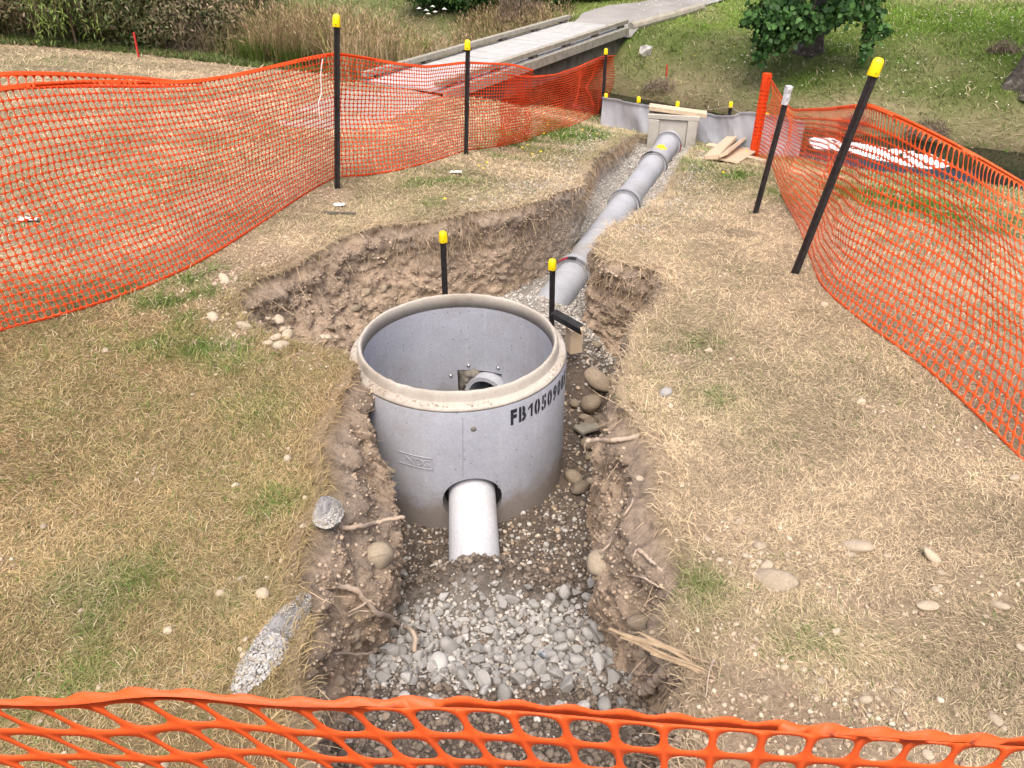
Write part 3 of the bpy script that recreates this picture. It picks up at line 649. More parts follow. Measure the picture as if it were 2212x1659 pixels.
# ------------------------------------------------------------------ steel posts
def post(base, top, label, cap='yellow', sink=.06, sc=1.2, cat='post', group='black steel fence posts', name='steel_post', holes=True, face=0):
    base = Vector(base); top = Vector(top); d = (top - base).normalized(); L = (top - base).length
    e = empty(name, base, label, cat, group); rot = align(d, face)
    mb = MB(); k = .0200 * sc; t = .0046 * sc
    pts = []
    for a in (90, 210, 330):                   # three-fin star section
        a = R(a); u = Vector((math.cos(a), math.sin(a), 0)); v = Vector((-math.sin(a), math.cos(a), 0))
        pts += [u * k - v * t, u * k + v * t]
        a2 = a + R(60); pts.append(Vector((math.cos(a2), math.sin(a2), 0)) * t * 1.9)
    vs = [base + rot @ Vector((p.x, p.y, z)) for z in (-sink, L - (.038 * sc if cap == 'yellow' else .01)) for p in pts]; n9 = len(pts)
    mb.add(vs, [(i, (i + 1) % n9, n9 + (i + 1) % n9, n9 + i) for i in range(n9)] + [tuple(range(n9))[::-1], tuple(range(n9, 2 * n9))])
    if holes:
        z = L - .24
        a = R(90); u = Vector((math.cos(a), math.sin(a), 0)); v = Vector((-math.sin(a), math.cos(a), 0))
        while z > .1:
            for aa in (210, 330, 90):
                a = R(aa); u = Vector((math.cos(a), math.sin(a), 0)); v = Vector((-math.sin(a), math.cos(a), 0))
                for sg in (-1, 1):
                    c = base + rot @ (u * k * .62 + v * sg * (t + .0006) + Vector((0, 0, z)))
                    mb.add([c + rot @ (u * math.cos(q * math.pi / 4) * .0042 + Vector((0, 0, 1)) * math.sin(q * math.pi / 4) * .0042) for q in range(8)], [tuple(range(8))], 1)
            z -= .15
    mb.obj('shaft', [M['post'], M['hole']], e)
    if cap == 'yellow':
        c = MB(); prof = [(.030, -.062), (.031, -.058), (.0285, .0), (.026, .012), (.020, .021), (.010, .025), (.001, .026)]
        Mx = Matrix.Translation(top) @ rot.to_4x4()
        vs = []; fs = []; nn = 20; kk = len(prof)
        for i in range(nn):
            q = 2 * math.pi * i / nn; sq = (abs(math.cos(q)) ** 4 + abs(math.sin(q)) ** 4) ** -.25 * .92
            for r, z in prof: vs.append(Mx @ Vector((r * sc * .84 * sq * math.cos(q), r * sc * .84 * sq * math.sin(q), z * sc * .80)))
        for i in range(nn):
            for j in range(kk - 1): fs.append((i * kk + j, ((i + 1) % nn) * kk + j, ((i + 1) % nn) * kk + j + 1, i * kk + j + 1))
        fs.append(tuple(i * kk for i in range(nn))[::-1]); c.add(vs, fs); co2 = c.obj('cap', M['cap'], e, True)
        fd = Vector((0, -1, 0)); s_ = MB(); cc = top - d * .036 * sc + fd * .0255 * sc
        so2 = s_.box(cc, (.008 * sc, .002, .004 * sc), m=0).obj('cap_slot', M['rubber']); so2.parent = co2
    elif cap == 'tape':
        c = MB(); nn = 14; vs = []; rnd = random.Random(3); zs = [-.115, -.09, -.06, -.03, 0, .02, .026]
        for z in zs:
            for i in range(nn):
                q = 2 * math.pi * i / nn; r = .026 * rnd.uniform(.85, 1.2) * (.4 if z > .022 else 1); vs.append(top + rot @ Vector((r * math.cos(q), r * math.sin(q), z)))
        fs = [(j * nn + i, j * nn + (i + 1) % nn, (j + 1) * nn + (i + 1) % nn, (j + 1) * nn + i) for j in range(len(zs) - 1) for i in range(nn)] + [tuple(range((len(zs) - 1) * nn, len(zs) * nn))]
        c.add(vs, fs).obj('tape_wrap', M['tape'], e)
    return e
def post_px(bx, by, tx, ty, label, cap='yellow', lean_y=0, **k):
    b = gp(bx, by); t = yp(tx, ty, b[1] + lean_y); return post(b, t, label, cap, **k), b, t
_, P1, P1t = post_px(728, 407, 727, 38, 'tall black post with yellow cap holding the left mesh, nearest of the left row', face=R(180))
_, P2, P2t = post_px(1006, 334, 1010, 92, 'black post with yellow cap in front of the timber bridge, middle of the left row', face=R(180))
_, P3, P3t = post_px(1300, 258, 1309, 108, 'black post with yellow cap at the far end of the left mesh, by the fabric', lean_y=.02, face=R(180))
_, P4, P4t = post_px(1716, 590, 1896, 136, 'leaning black steel post with yellow cap holding the right mesh', lean_y=.0, face=R(150), sc=1.4)
_, P5, P5t = post_px(1631, 461, 1704, 192, 'leaning black steel post with its head wrapped in silver tape', 'tape', face=R(150))
P6 = yp(1640, 290, 9.95); P6[2] = float(ground(P6[0], P6[1])); P6t = yp(1656, 162, 9.95); post(P6, P6t, 'black bare topped steel post beside the rolled mesh at the far corner', None, face=R(180), holes=False)
b = yp(962, 660, 4.62); b[2] = float(tfloor(b[0], b[1])); t = yp(957, 506, 4.6)
post(b, t, 'short black steel post with yellow cap standing behind the round chamber on its left', group='short capped posts in the trench', name='steel_stake', sc=1.05, face=R(180))
b = yp(1192, 690, 4.42); b[2] = float(tfloor(b[0], b[1])); t = yp(1193, 566, 4.40)
post(b, t, 'short black post with yellow cap behind the right chamber rim, by the timber block', group='short capped posts in the trench', name='steel_stake', sc=1.0, face=R(180))

# ------------------------------------------------------------------ silt fence of grey fabric
ctop = [(1302, 208), (1330, 212), (1360, 219), (1400, 226), (1432, 234), (1470, 236), (1510, 239), (1532, 243), (1552, 248), (1585, 247), (1600, 241), (1630, 241), (1680, 250), (1740, 262)]
CA, CB = np.array([1.25, 11.3]), np.array([3.20, 10.42])
tops = np.array([vp(a, b, CA, CB) for a, b in ctop]); TT = catmull(tops, 150); nzr = 16; V = []
nrm = np.array([-(CB[1] - CA[1]), CB[0] - CA[0]]); nrm /= np.linalg.norm(nrm); nrm *= -1 if nrm[1] > 0 else 1
for i, p in enumerate(TT):
    zb_ = float(np.interp(p[0], [1.2, 1.6, 2.0, 2.6, 3.2, 4], [-.98, -1.02, -1.04, -1.04, -1.02, -1.0]))
    for j in range(nzr + 1):
        v = j / nzr; z = p[2] + (zb_ - p[2]) * v
        d = .14 * float(fbm2(p[0] * 5 + z * 1.5, z * 1.2, 1, 12, 3)) * (.3 + v) + .05 * math.sin(p[0] * 9 + z * 4) * v * .5 + (.035 if j == 0 else 0) + .03 * float(fbm2(p[0] * 14, z * 5, 1, 15, 3))
        V.append((p[0] + nrm[0] * d, p[1] + nrm[1] * d, z))
q = nzr + 1; F = [(i * q + j, (i + 1) * q + j, (i + 1) * q + j + 1, i * q + j + 1) for i in range(len(TT) - 1) for j in range(nzr)]
sf = link('silt_fence', mesh('silt_fence', V, [F], M['cloth'], True)); m_ = sf.modifiers.new('s', 'SOLIDIFY'); m_.thickness = .004
tag(sf, 'sagging grey geotextile silt fence stretched along the stream edge behind the headwall', 'fabric fence')
for (px, py), lab in zip(((1309, 205), (1380, 212), (1464, 222), (1579, 223), (1657, 246)), ('leftmost, at the far tall post', 'second from the left', 'above the concrete headwall', 'standing free above the dip in the fabric', 'behind the rolled orange mesh')):
    t = vp(px, py, CA + [.06, .12], CB + [.06, .12]); post((t[0], t[1], -1.0), t, 'yellow capped short post of the grey fabric, ' + lab, group='capped posts of the fabric fence', name='steel_stake', sc=1.15, holes=False, face=R(180))
wp = [vp(a, b, CA + [.03, .08], CB + [.03, .08]) for a, b in ((1309, 214), (1380, 225), (1464, 233), (1520, 238), (1578, 231), (1592, 240), (1640, 250))]
o = MB().tube(catmull(wp, 40), .004, 5).obj('tie_wire', M['wood_grey']); tag(o, 'thin grey tie wire running between the yellow capped posts above the fabric', 'wire')

# ------------------------------------------------------------------ orange barrier mesh
def net(name, tops, bots, rows, pitch, label, mat, sub=3, hx=.86, hy=.86, ex=3.0, band=.035, bulge=0, tall=1.0, fold=.02, seed=0, thick=.0016, ruck=.25, n_over=None, by_top=False):
    tops = np.asarray(tops, float); bots = np.asarray(bots, float)
    chord = lambda P: np.concatenate([[0], np.cumsum(np.linalg.norm(np.diff(P, axis=0), axis=1))])
    ref = chord(tops if by_top else (tops + bots) / 2) if len(tops) == len(bots) else None
    def sm(P):
        tk = ref if ref is not None else chord(P); tq = np.linspace(0, tk[-1], 400); C = np.stack([np.interp(tq, tk, P[:, k]) for k in range(3)], 1)
        for _ in range(3): C = np.stack([np.convolve(np.concatenate([2 * C[0, k] - C[8:0:-1, k], C[:, k], 2 * C[-1, k] - C[-2:-10:-1, k]]), np.ones(17) / 17, 'valid') for k in range(3)], 1)
        return C
    tops = sm(tops); bots = sm(bots)
    mid = (tops + bots) / 2; L = np.concatenate([[0], np.cumsum(np.linalg.norm(np.diff(tops if by_top else mid, axis=0), axis=1))])
    cols = n_over or max(3, int(L[-1] / pitch))
    nu = cols * sub + 1; nv = rows * sub + 1
    u = np.linspace(0, 1, nu)[:, None] + np.zeros((1, nv))
    vv = np.concatenate([[0], np.cumsum([tall if r == 0 else 1.0 for r in range(rows)])]); vv = vv / vv[-1]
    v = np.interp(np.arange(nv) / sub, np.arange(rows + 1), vv)[None, :] + np.zeros((nu, 1))
    # cells wander along the length and rows bunch together
    uo = ruck * pitch / L[-1] * 6 * fbm2(u * L[-1] * 1.2, v * 4, 1, seed, 3) + ruck * .8 / cols * np.sin(np.floor(np.arange(nv) / sub + .001) * math.pi)[None, :]
    vo = .05 * fbm2(u * L[-1] * 1.1, v * 3, 1, seed + 5, 2) * np.sin(math.pi * v)
    def S(u, v):
        u = np.clip(u, 0, 1) * L[-1]; T = np.stack([np.interp(u, L, tops[:, k]) for k in range(3)], -1); B = np.stack([np.interp(u, L, bots[:, k]) for k in range(3)], -1)
        tg = np.stack([np.gradient(np.interp(np.linspace(0, L[-1], 400), L, mid[:, k])) for k in range(2)], -1); tg /= np.linalg.norm(tg, axis=1)[:, None] + 1e-9
        k = np.clip((u / L[-1] * 399).astype(int), 0, 399); nn = np.stack([tg[k][..., 1], -tg[k][..., 0]], -1)
        P = T * (1 - v[..., None]) + B * v[..., None]
        d = bulge * np.sin(math.pi * v) + fold * 2 * fbm2(u * 1.6, v * 2.2, 1, seed + 9, 3) * np.sin(math.pi * np.clip(v, 0, 1)) ** .5
        P[..., :2] += nn * d[..., None]; return P
    VV = {}; V = []; F = []
    lat = S(u + uo, v + vo)
    ring = [(a, 0) for a in range(sub)] + [(sub, b) for b in range(sub)] + [(sub - a, sub) for a in range(sub)] + [(0, sub - b) for b in range(sub)]
    m = len(ring); ang = [math.atan2(b - sub / 2, a - sub / 2) for a, b in ring]
    cc = []
    for t in ang:
        c, s_ = math.cos(t), math.sin(t); r = (abs(c) ** ex + abs(s_) ** ex) ** (-1 / ex); cc.append((.5 + .5 * hx * r * c, .5 + .5 * hy * r * s_))
    cc = np.array(cc)
    I, J = np.meshgrid(np.arange(cols), np.arange(rows), indexing='ij'); I = I.ravel(); J = J.ravel()
    # inner ring points interpolated bilinearly inside the cell lattice
    fu = cc[:, 0] * sub; fv = cc[:, 1] * sub; i0 = np.clip(np.floor(fu).astype(int), 0, sub - 1); j0 = np.clip(np.floor(fv).astype(int), 0, sub - 1); fa = (fu - i0)[:, None]; fb = (fv - j0)[:, None]
    gi = I[:, None] * sub + i0[None]; gj = J[:, None] * sub + j0[None]
    inner = lat[gi, gj] * (1 - fa) * (1 - fb) + lat[gi + 1, gj] * fa * (1 - fb) + lat[gi, gj + 1] * (1 - fa) * fb + lat[gi + 1, gj + 1] * fa * fb
    nlat = nu * nv
    ri = np.array(ring); outer = (I[:, None] * sub + ri[None, :, 0]) * nv + J[:, None] * sub + ri[None, :, 1]
    inn = nlat + np.arange(len(I))[:, None] * m + np.arange(m)[None]
    F = np.stack([outer, np.roll(outer, -1, 1), np.roll(inn, -1, 1), inn], -1).reshape(-1, 4)
    V = np.vstack([lat.reshape(-1, 3), inner.reshape(-1, 3)])
    # selvedge bands along top and bottom
    for e, sg in ((0, -1), (nv - 1, 1)):
        P = lat[:, e]; up = lat[:, 0] - lat[:, min(nv - 1, sub * 2)]; up /= np.linalg.norm(up, axis=1)[:, None] + 1e-9
        off = up * (band if sg < 0 else -band * .6); base = len(V); V = np.vstack([V, P + off * (1 + .25 * np.sin(np.arange(nu) * 2 * math.pi / sub)[:, None] * (sub > 3))])
        idx = np.arange(nu) * nv + e; a = np.arange(nu - 1)
        F = np.vstack([F, np.stack([idx[a], idx[a + 1], base + a + 1, base + a], -1)])
    used = np.zeros(len(V), bool); used[F.ravel()] = True; mp = np.cumsum(used) - 1; V = V[used]; F = mp[F]
    o = link(name, mesh(name, V, [F], mat, False)); s = o.modifiers.new('s', 'SOLIDIFY'); s.thickness = thick; s.offset = 0
    return tag(o, label, 'barrier mesh')
def Z(p, dz): return np.array([p[0], p[1], p[2] + dz])
LA, LB = gp(0, 716)[:2], P1[:2]
bp = [gp(a, b) for a, b in ((0, 716), (120, 690), (230, 655), (330, 617), (420, 577), (510, 522), (600, 462), (670, 415), (727, 385))]; bp = [Z(p, .02) for p in bp]
bp = [np.array([-4.1, 1.7, .02]), np.array([-3.45, 2.65, .02])] + bp
tp = [vp(a, b, LA, LB) for a, b in ((0, 192), (200, 180), (330, 183), (420, 180), (500, 168), (600, 145), (680, 125), (726, 119))]
tp = [np.array([-4.2, 1.8, 1.02]), np.array([-3.5, 2.7, 1.0])] + tp
def even(P, n=200):
    return catmull(P, n)
net('barrier_mesh', tp, bp, 28, .0355, 'orange plastic safety mesh along the left lawn, running up to the nearest left post', M['net'], band=.022, tall=1.25, fold=.05, seed=1, ruck=.33, hx=.885, hy=.90, ex=2.6, thick=.001)
# loose second strip showing above it at the frame's edge
a = [vp(x, y, LA + [-.05, .03], LB + [-.05, .03]) for x, y in ((0, 161), (150, 163), (300, 171), (380, 178), (440, 182))]; a = [np.array([-4.25, 1.85, 1.10])] + a
b_ = [vp(x, y, LA + [-.03, .02], LB + [-.03, .02]) for x, y in ((0, 190), (150, 185), (300, 186), (380, 186), (440, 184))]; b_ = [np.array([-4.22, 1.83, 1.02])] + b_
net('barrier_mesh', a, b_, 1, .045, 'narrow strip of a second orange mesh showing above the left mesh at its far left', M['net'], band=.02, fold=.004, seed=8)
tp = [vp(a, b, P1[:2], P2[:2]) for a, b in ((730, 119), (790, 128), (850, 139), (920, 147), (1006, 137))]; P2e = P2[:2] + (P2[:2] - P1[:2]) * .35 + np.array([.25, 0])
tp += [vp(a, b, P2[:2], P2e) for a, b in ((1060, 139), (1110, 142), (1152, 154))]
bp = [Z(gp(a, b), .02) for a, b in ((728, 385), (790, 382), (860, 371), (940, 350), (1008, 327), (1060, 322), (1105, 314), (1150, 303))]
net('barrier_mesh', tp, bp, 27, .0355, 'orange plastic safety mesh in front of the bridge, between the two nearer left posts', M['net'], band=.02, fold=.08, seed=2, ruck=.3, hx=.87, hy=.88, ex=2.6, thick=.001)
tp = [vp(a, b, P2[:2] + [.5, .1], P3[:2] + [0, .02]) for a, b in ((1095, 163), (1150, 168), (1200, 163), (1250, 146), (1300, 122), (1328, 121))]
bp = [Z(gp(a, b), .02) for a, b in ((1070, 318), (1120, 306), (1180, 290), (1240, 272), (1290, 249), (1312, 243))]
net('barrier_mesh', tp, bp, 24, .038, 'darker orange safety mesh hanging slack up to the far left post', M['net'], band=.018, fold=.10, seed=3, ruck=.3, hx=.86, hy=.86, ex=2.6, thick=.001)
tp = [yp(a, b, c) for a, b, c in ((1662, 166, 9.85), (1685, 206, 8.6), (1712, 239, 7.5), (1790, 237, 6.1), (1850, 232, 5.0), (1876, 228, 4.42), (1960, 264, 4.15), (2100, 336, 3.8), (2212, 400, 3.55), (2480, 560, 3.1))]
bp = [Z(np.array([*yp(1641, 300, 9.9)[:2], float(ground(*yp(1641, 300, 9.9)[:2]))]), .02)] + [Z(gp(a, b), .015) for a, b in ((1652, 352), (1690, 430), (1728, 500), (1752, 565), (1768, 620), (1850, 690), (2000, 792), (2212, 1000), (2460, 1270))]
net('barrier_mesh', tp, bp, 21, .038, 'bright orange safety mesh sweeping down the right lawn past the leaning posts', M['net2'], band=.02, tall=2.0, fold=.09, seed=4, ruck=.22, bulge=-.06, hx=.86, hy=.89, ex=2.3, thick=.001)
# rolled end of mesh
rb = yp(1634, 300, 9.9); rb[2] = float(ground(rb[0], rb[1])); rt = yp(1632, 158, rb[1]); mb = MB(); L = rt[2] - rb[2]
vs = []; fs = []; nz = 44; nn = 40
for i in range(nz):
    for k in range(nn):
        t = 2 * math.pi * k / nn; r = .055 + .0045 * math.sin(t * 13 + i * .4) + .004 * math.sin(i * math.pi)
        vs.append((rb[0] + r * math.cos(t), rb[1] + r * math.sin(t), rb[2] + L * i / (nz - 1)))
for i in range(nz - 1):
    for k in range(nn):
        if i % 2 == 1 or k % 4 == 0 or (k % 4 == 1 and (i // 2) % 3 == 0): fs.append((i * nn + k, i * nn + (k + 1) % nn, (i + 1) * nn + (k + 1) % nn, (i + 1) * nn + k))
mb.add(vs, fs); mb.tube([(rb[0], rb[1], rb[2]), (rb[0], rb[1], rt[2] - .004)], .046, 20)
o = mb.obj('rolled_mesh', M['net'], None); tag(o, 'upright roll of orange mesh at the far corner post', 'mesh roll')
# near barrier right in front of the photographer
tl = [(-700, 1560), (-300, 1522), (0, 1520), (110, 1530), (200, 1522), (330, 1494), (450, 1512), (640, 1530), (820, 1527), (1000, 1524), (1180, 1540), (1420, 1562), (1700, 1580), (2000, 1600), (2212, 1612), (2500, 1632), (2900, 1660)]
tp = np.array([yp(a, b, .45) for a, b in tl])
sh = np.interp(tp[:, 0], [-1.2, -.5, -.1, .2, .6, 1.2], [.85, .75, .38, .06, -.10, -.1]); bp = tp + np.column_stack([sh, np.full(len(tp), .06), np.full(len(tp), -.98)])
net('barrier_mesh', tp, bp, 19, .0495, 'bright orange safety mesh hanging right in front, across the near end of the trench', M['net2'], sub=6, band=.016, fold=.025, seed=6, thick=.0009, hx=.84, hy=.78, ex=3.0, ruck=.04, by_top=True)
# cord knotted to the left mesh
sp = [vp(a, b, LA + [.03, -.03], LB + [.03, -.03]) for a, b in ((697, 127), (693, 160), (694, 200), (688, 225), (692, 262))]
o = MB().tube(catmull(sp, 24), .004, 5).obj('tie_string', M['string']); tag(o, 'frayed white string dangling on the left mesh beside the nearest left post', 'string')

# ------------------------------------------------------------------ stones
def ico(sub=2):
    bm = bmesh.new(); bmesh.ops.create_icosphere(bm, subdivisions=sub, radius=1)
    V = np.array([v.co[:] for v in bm.verts]); F = np.array([[v.index for v in f.verts] for f in bm.faces]); bm.free(); return V, F
ICO1, ICO2, ICO3 = ico(1), ico(2), ico(3)
def cobble(seed, ang=False, base=ICO3, dim=(1, .78, .62)):
    r = np.random.default_rng(seed); V, F = base[0].copy(), base[1]
    if ang:
        for _ in range(9):
            d = r.normal(size=3); d /= np.linalg.norm(d); h = r.uniform(.34, .72); k = V @ d
            V = V - np.clip(k - h, 0, None)[:, None] * d[None]
        V += V * (fbm3(base[0] + seed, 2.2, seed, 2) * .05)[:, None]
    else:
        for _ in range(4):
            d = r.normal(size=3); d /= np.linalg.norm(d); h = r.uniform(.68, .92); k = V @ d; V = V - (np.clip(k - h, 0, None) * .6)[:, None] * d[None]
        V *= (1 + .45 * fbm3(base[0] + seed, .9, seed, 2) + .07 * fbm3(base[0] + seed, 3, seed + 1, 2))[:, None]
    return V * np.array(dim) * r.uniform(.85, 1.15, 3), F
COB = []; CRU = []
for k in range(12):
    V, F = cobble(100 + k, False, ICO3); COB.append(mesh('cobble', V, [F], M['cobble'], True))
for k in range(16):
    V, F = cobble(300 + k, k % 5 != 0, ICO3, (1, .84, .72)); CRU.append(mesh('crushed_stone', V, [F], M['stone'], k % 5 == 0))
COBD = []
for me in COB:
    m2 = me.copy(); m2.materials.clear(); m2.materials.append(M['cobble_dk']); COBD.append(m2)
def stone(lib, p, r, label, group, name='cobble', cat='stone', sink=.25, rz=None, flat=1.0, tilt=.25, stretch=1.0):
    o = link(name, random.choice(lib)); o.scale = (r * stretch, r, r * flat)
    o.rotation_euler = (random.gauss(0, tilt), random.gauss(0, tilt), random.uniform(0, 6.28) if rz is None else rz)
    o.location = (p[0], p[1], p[2] + r * .55 * flat * (1 - 2 * sink)); return tag(o, label, cat, group)
def near_px(px, py, f=ground): return gp(px, py, f)
def rad(px, py, wpx, p): return .5 * wpx / FPX * float((p - EYE) @ FWD)
# lawn stones to the right of the trench
RL = [(1140,245,140),(1090,290,55),(1330,298,48),(1620,310,110),(1675,405,52),(1640,515,60),(1670,490,36),(1590,615,118),(1508,657,36),(2055,620,90),(1970,685,42),(555,365,90),(610,460,190),(470,360,52),(480,410,42),(515,390,36),
 (515,280,48),(420,295,48),(255,325,52),(700,185,48),(375,75,50),(175,190,52),(445,168,36),(490,835,52),(465,885,52),(1000,785,58),(1040,650,40),(890,590,36),(690,290,38),(795,1030,44),(865,1043,50),(675,1018,52),(908,1103,58),(877,1158,40),
 (1070,1182,44),(1190,1222,80),(1185,1187,36),(1395,1165,58),(1335,1140,28),(2020,1350,95),(2080,1410,48),(419,1207,36),(508,1230,32),(1590,1580,90),(797,1565,68),(840,1515,42),(497,655,36),(222,567,32),(360,735,42),(565,740,32),(1340,868,36),(1270,1215,36),
 (2190,890,64),(2205,455,42),(1920,470,30),(1430,1240,28),(1300,1250,30),(1080,1120,30),(330,420,36),(200,405,30),(140,285,40),(545,1215,45),(620,520,40),(575,515,34),(905,300,30)]
UNIQ = {0:'long tan cobble lying flat in the dry grass, second largest right of the trench',2:None,3:'slim white bent cobble in the grass, near the right barrier mesh',7:'flat dusty pale cobble half sunk in the right lawn below the slim white one',9:'round pale cobble alone at the far right of the near lawn',
 11:'squarish tan cobble just behind the largest pale cobble on the right lawn',12:'largest pale cobble on the right lawn, white patches on top',39:'round pinkish cobble by the right frame edge above the near mesh',35:'short tan cobble just above the near mesh right of the trench',43:'pale grey pointed stone seen through a cell of the near mesh',44:'round beige stone seen through a cell of the near mesh, in bare soil'}
for k, (zx, zy, wz) in enumerate(RL):
    px, py = 1468.8 + zx * .33603, 1101.6 + zy * .33603; p = near_px(px, py); r = rad(px, py, wz * .33603, p)
    u = UNIQ.get(k); stone(COB, p, r * 1.12, u or 'small pale pebble lying loose in the dry grass right of the trench', None if u else 'pebbles on the right lawn', 'cobble' if u else 'pebble', sink=.32, flat=.8 if k not in (7,) else .45, stretch=1.35 if k in (0, 3, 12) else 1.0, rz=R(-25) if k in (0, 3, 12) else None)
for zx, zy, wz, u in ((2095,905,74,'white angular stone on the grass edge right of the round chamber'),(2125,985,46,None),(2195,1070,44,None),(2090,1243,42,None),(1925,1453,52,None),(1830,985,30,None),(1870,1015,34,None)):
    px, py = 734.4 + zx * .336, 548.6 + zy * .336; p = near_px(px, py); r = rad(px, py, wz * .336, p)
    stone(CRU if u else COB, p, r * 1.1, u or 'small pale pebble lying loose in the dry grass right of the trench', None if u else 'pebbles on the right lawn', 'cobble' if u else 'pebble', sink=.15)
for px, py in ((1740,526),(1945,398),(1530,760),(1780,660),(2190,1035),(1640,1180),(1860,870),(2000,700)):
    p = near_px(px, py); stone(COB, p, .025, 'small pale pebble lying loose in the dry grass right of the trench', 'pebbles on the right lawn', 'pebble', sink=.32)
# heap left of the chamber
LL = [(390,730,120,'rounded brown grey cobble on the green grass at the left tip of the pit'),(510,725,64,0),(290,775,64,0),(1075,1335,150,'biggest squarish grey cobble of the heap left of the chamber rim'),(940,1365,118,'rounded cobble leaning left of the biggest one in the heap by the chamber'),(1000,1450,155,'blunt pale cobble at the front of the heap left of the chamber'),(1025,1275,95,0),(860,1420,95,0),(1090,1245,64,0),
 (985,1175,150,'long tan cobble on the loose soil just behind the heap left of the chamber'),(610,1240,128,'slim tan cobble on loose soil at the left end of the pit'),(270,1140,128,'pale flat cobble half buried at the green grass edge of the pit'),(605,1090,58,0),(865,1150,68,0),(925,1155,42,0),(1515,1350,90,'round pale cobble closest to the chamber rim on its left'),(1455,1345,74,0),(1600,1345,48,0),(1055,272,64,0),(460,1290,46,0),(1250,1405,42,0),(690,1175,36,0)]
for zx, zy, wz, u in LL:
    px, py = 407 + .2 * zx, 460 + .2 * zy; p = near_px(px, py); r = rad(px, py, wz * .2, p)
    stone(COB, p, r * 1.1, u or 'small tan pebble on the loose soil left of the chamber', None if u else 'pebbles on the loose soil', 'cobble' if u else 'pebble', sink=.28, stretch=1.2)
# left lawn
for zx, zy, wz in ((1415,540,58),(1080,780,64),(1720,440,42),(1540,445,42),(1810,330,40),(1950,110,48),(195,1100,42),(640,1145,42),(260,1365,42),(490,1365,28),(410,1575,52),(1245,1270,28),(520,650,32),(285,110,48),(1690,545,95),(1055,1648,70),(930,1620,74),(1580,835,40),(1560,940,50),(1545,900,36)):
    px, py = .336 * zx, 1101.6 + .336 * zy; p = near_px(px, py); stone(COB, p, rad(px, py, wz * .336, p) * 1.1, 'small pebble lying in the golden grass left of the trench', 'pebbles on the left lawn', 'pebble', sink=.32)
for zx, zy, wz in ((680,625,48),(1850,1320,66),(1855,1255,32),(1240,905,32),(1510,1490,40),(1390,780,30),(1960,1570,40)):
    px, py = .336 * zx, 548.6 + .336 * zy; p = near_px(px, py); stone(COB, p, rad(px, py, wz * .336, p) * 1.1, 'small pebble lying in the golden grass left of the trench', 'pebbles on the left lawn', 'pebble', sink=.32)
# cobbles in the gap right of the chamber
GL = [(1645,840,160,'long smooth brown cobble in the gap right of the chamber, farthest of the big ones'),(1755,835,98,'grey brown cobble wedged against the trench wall beside the long smooth cobble'),(1510,975,72,0),(1615,990,155,'biggest round brown cobble in the gap right of the chamber'),(1575,1065,68,0),(1665,1080,98,0),(1600,1105,92,0),(1500,1455,118,'squarish brown cobble standing low beside the chamber foot'),(1550,1520,118,'half buried brown cobble in front of the squarish one by the chamber foot'),(1595,1240,115,0),(1605,1310,66,0),(1510,1630,50,0),(1560,1615,50,0),(1700,560,60,0),(1650,600,70,0),(1620,760,60,0),(1750,640,60,0)]
for zx, zy, wz, u in GL:
    px, py = 734.4 + zx * .336, 548.6 + zy * .336; p = near_px(px, py, tfloor); r = rad(px, py, wz * .336, p)
    stone(COBD, p, r * 1.1, u or 'smaller brown cobble in the gap between the chamber and the right wall', None if u else 'cobbles beside the chamber', 'cobble', sink=.1)
# cobbles bedded in the walls
wn = nr; cnt = 0
for k in range(400):
    i = int(RNG.integers(0, n)); t = RNG.uniform(.35, .97) ** .8; j = min(3 + int(t * MROW), nr - 3); p = W[j, i]
    if p[1] > 5.6 or p[1] < 1.0 or zt[i] - p[2] < .16: continue
    if not (p[0] > -2 and p[0] < 1.2): continue
    r = RNG.uniform(.014, .042) * (1.25 if RNG.random() < .12 else 1); o = link('cobble', COBD[int(RNG.integers(0, 12))]); o.scale = (r * 1.1, r * .95, r * .85); o.location = p + np.array([*(NIN[i] * -r * .25), 0])
    o.rotation_euler = tuple(RNG.uniform(-1, 1, 3)); tag(o, 'soil stained cobble bedded in the trench wall', 'stone', 'cobbles in the trench walls'); cnt += 1
    if cnt >= 130: break
k = 110000; i = RNG.integers(0, n, k); rw = RNG.integers(8, nr - 2, k); ok = (W[rw, i][:, 1] < 6.5) & (W[rw, i][:, 1] > .9) & (RNG.random(k) < .25 + 1.2 * np.clip(vn2(i * .03, rw * .25, 5) - .25, 0, 1)) & (zt[i] - zb[i] > .12)
WCR = (W[rw, i] + np.column_stack([NIN[i] * -.002, np.zeros(k)]))[ok][:34000]
def xp(px, py, X): d = ray(px, py); return EYE + d * (X / d[0])
# crushed stone bed in front of the plastic pipe: 300 single stones, the finer rest as loose stuff
def bed_ok(x, y):
    q = gp_inv(x, y); return q
placed = []; tries = 0; BEDL = 'angular grey crushed stone lying in the gravel bed in front of the plastic pipe'
while len(placed) < 300 and tries < 60000:
    tries += 1; x = RNG.uniform(-.72, .70); y = RNG.uniform(1.62, 2.58)
    dens = float(sstep(1.76, 1.92, y) * sstep(2.42, 2.30, y + .12 * max(0, -x - .1) - .35 * max(0, x - .05))) + (.06 if y < 1.9 else 0)
    if RNG.random() > dens: continue
    r = float(np.clip(RNG.lognormal(math.log(.0215), .32), .012, .042))
    if any((x - a) ** 2 + (y - b) ** 2 < (.80 * (r + c)) ** 2 for a, b, c in placed): continue
    if not inside(x, y)[0] or edge_dist(x, y)[0] < .10 + .1 * (x < 0): continue
    placed.append((x, y, r))
for x, y, r in placed:
    stone(CRU, (x, y, float(tfloor(x, y))), r * 1.2, BEDL, 'crushed stones of the gravel bed', 'crushed_stone', sink=-.05, tilt=.7)
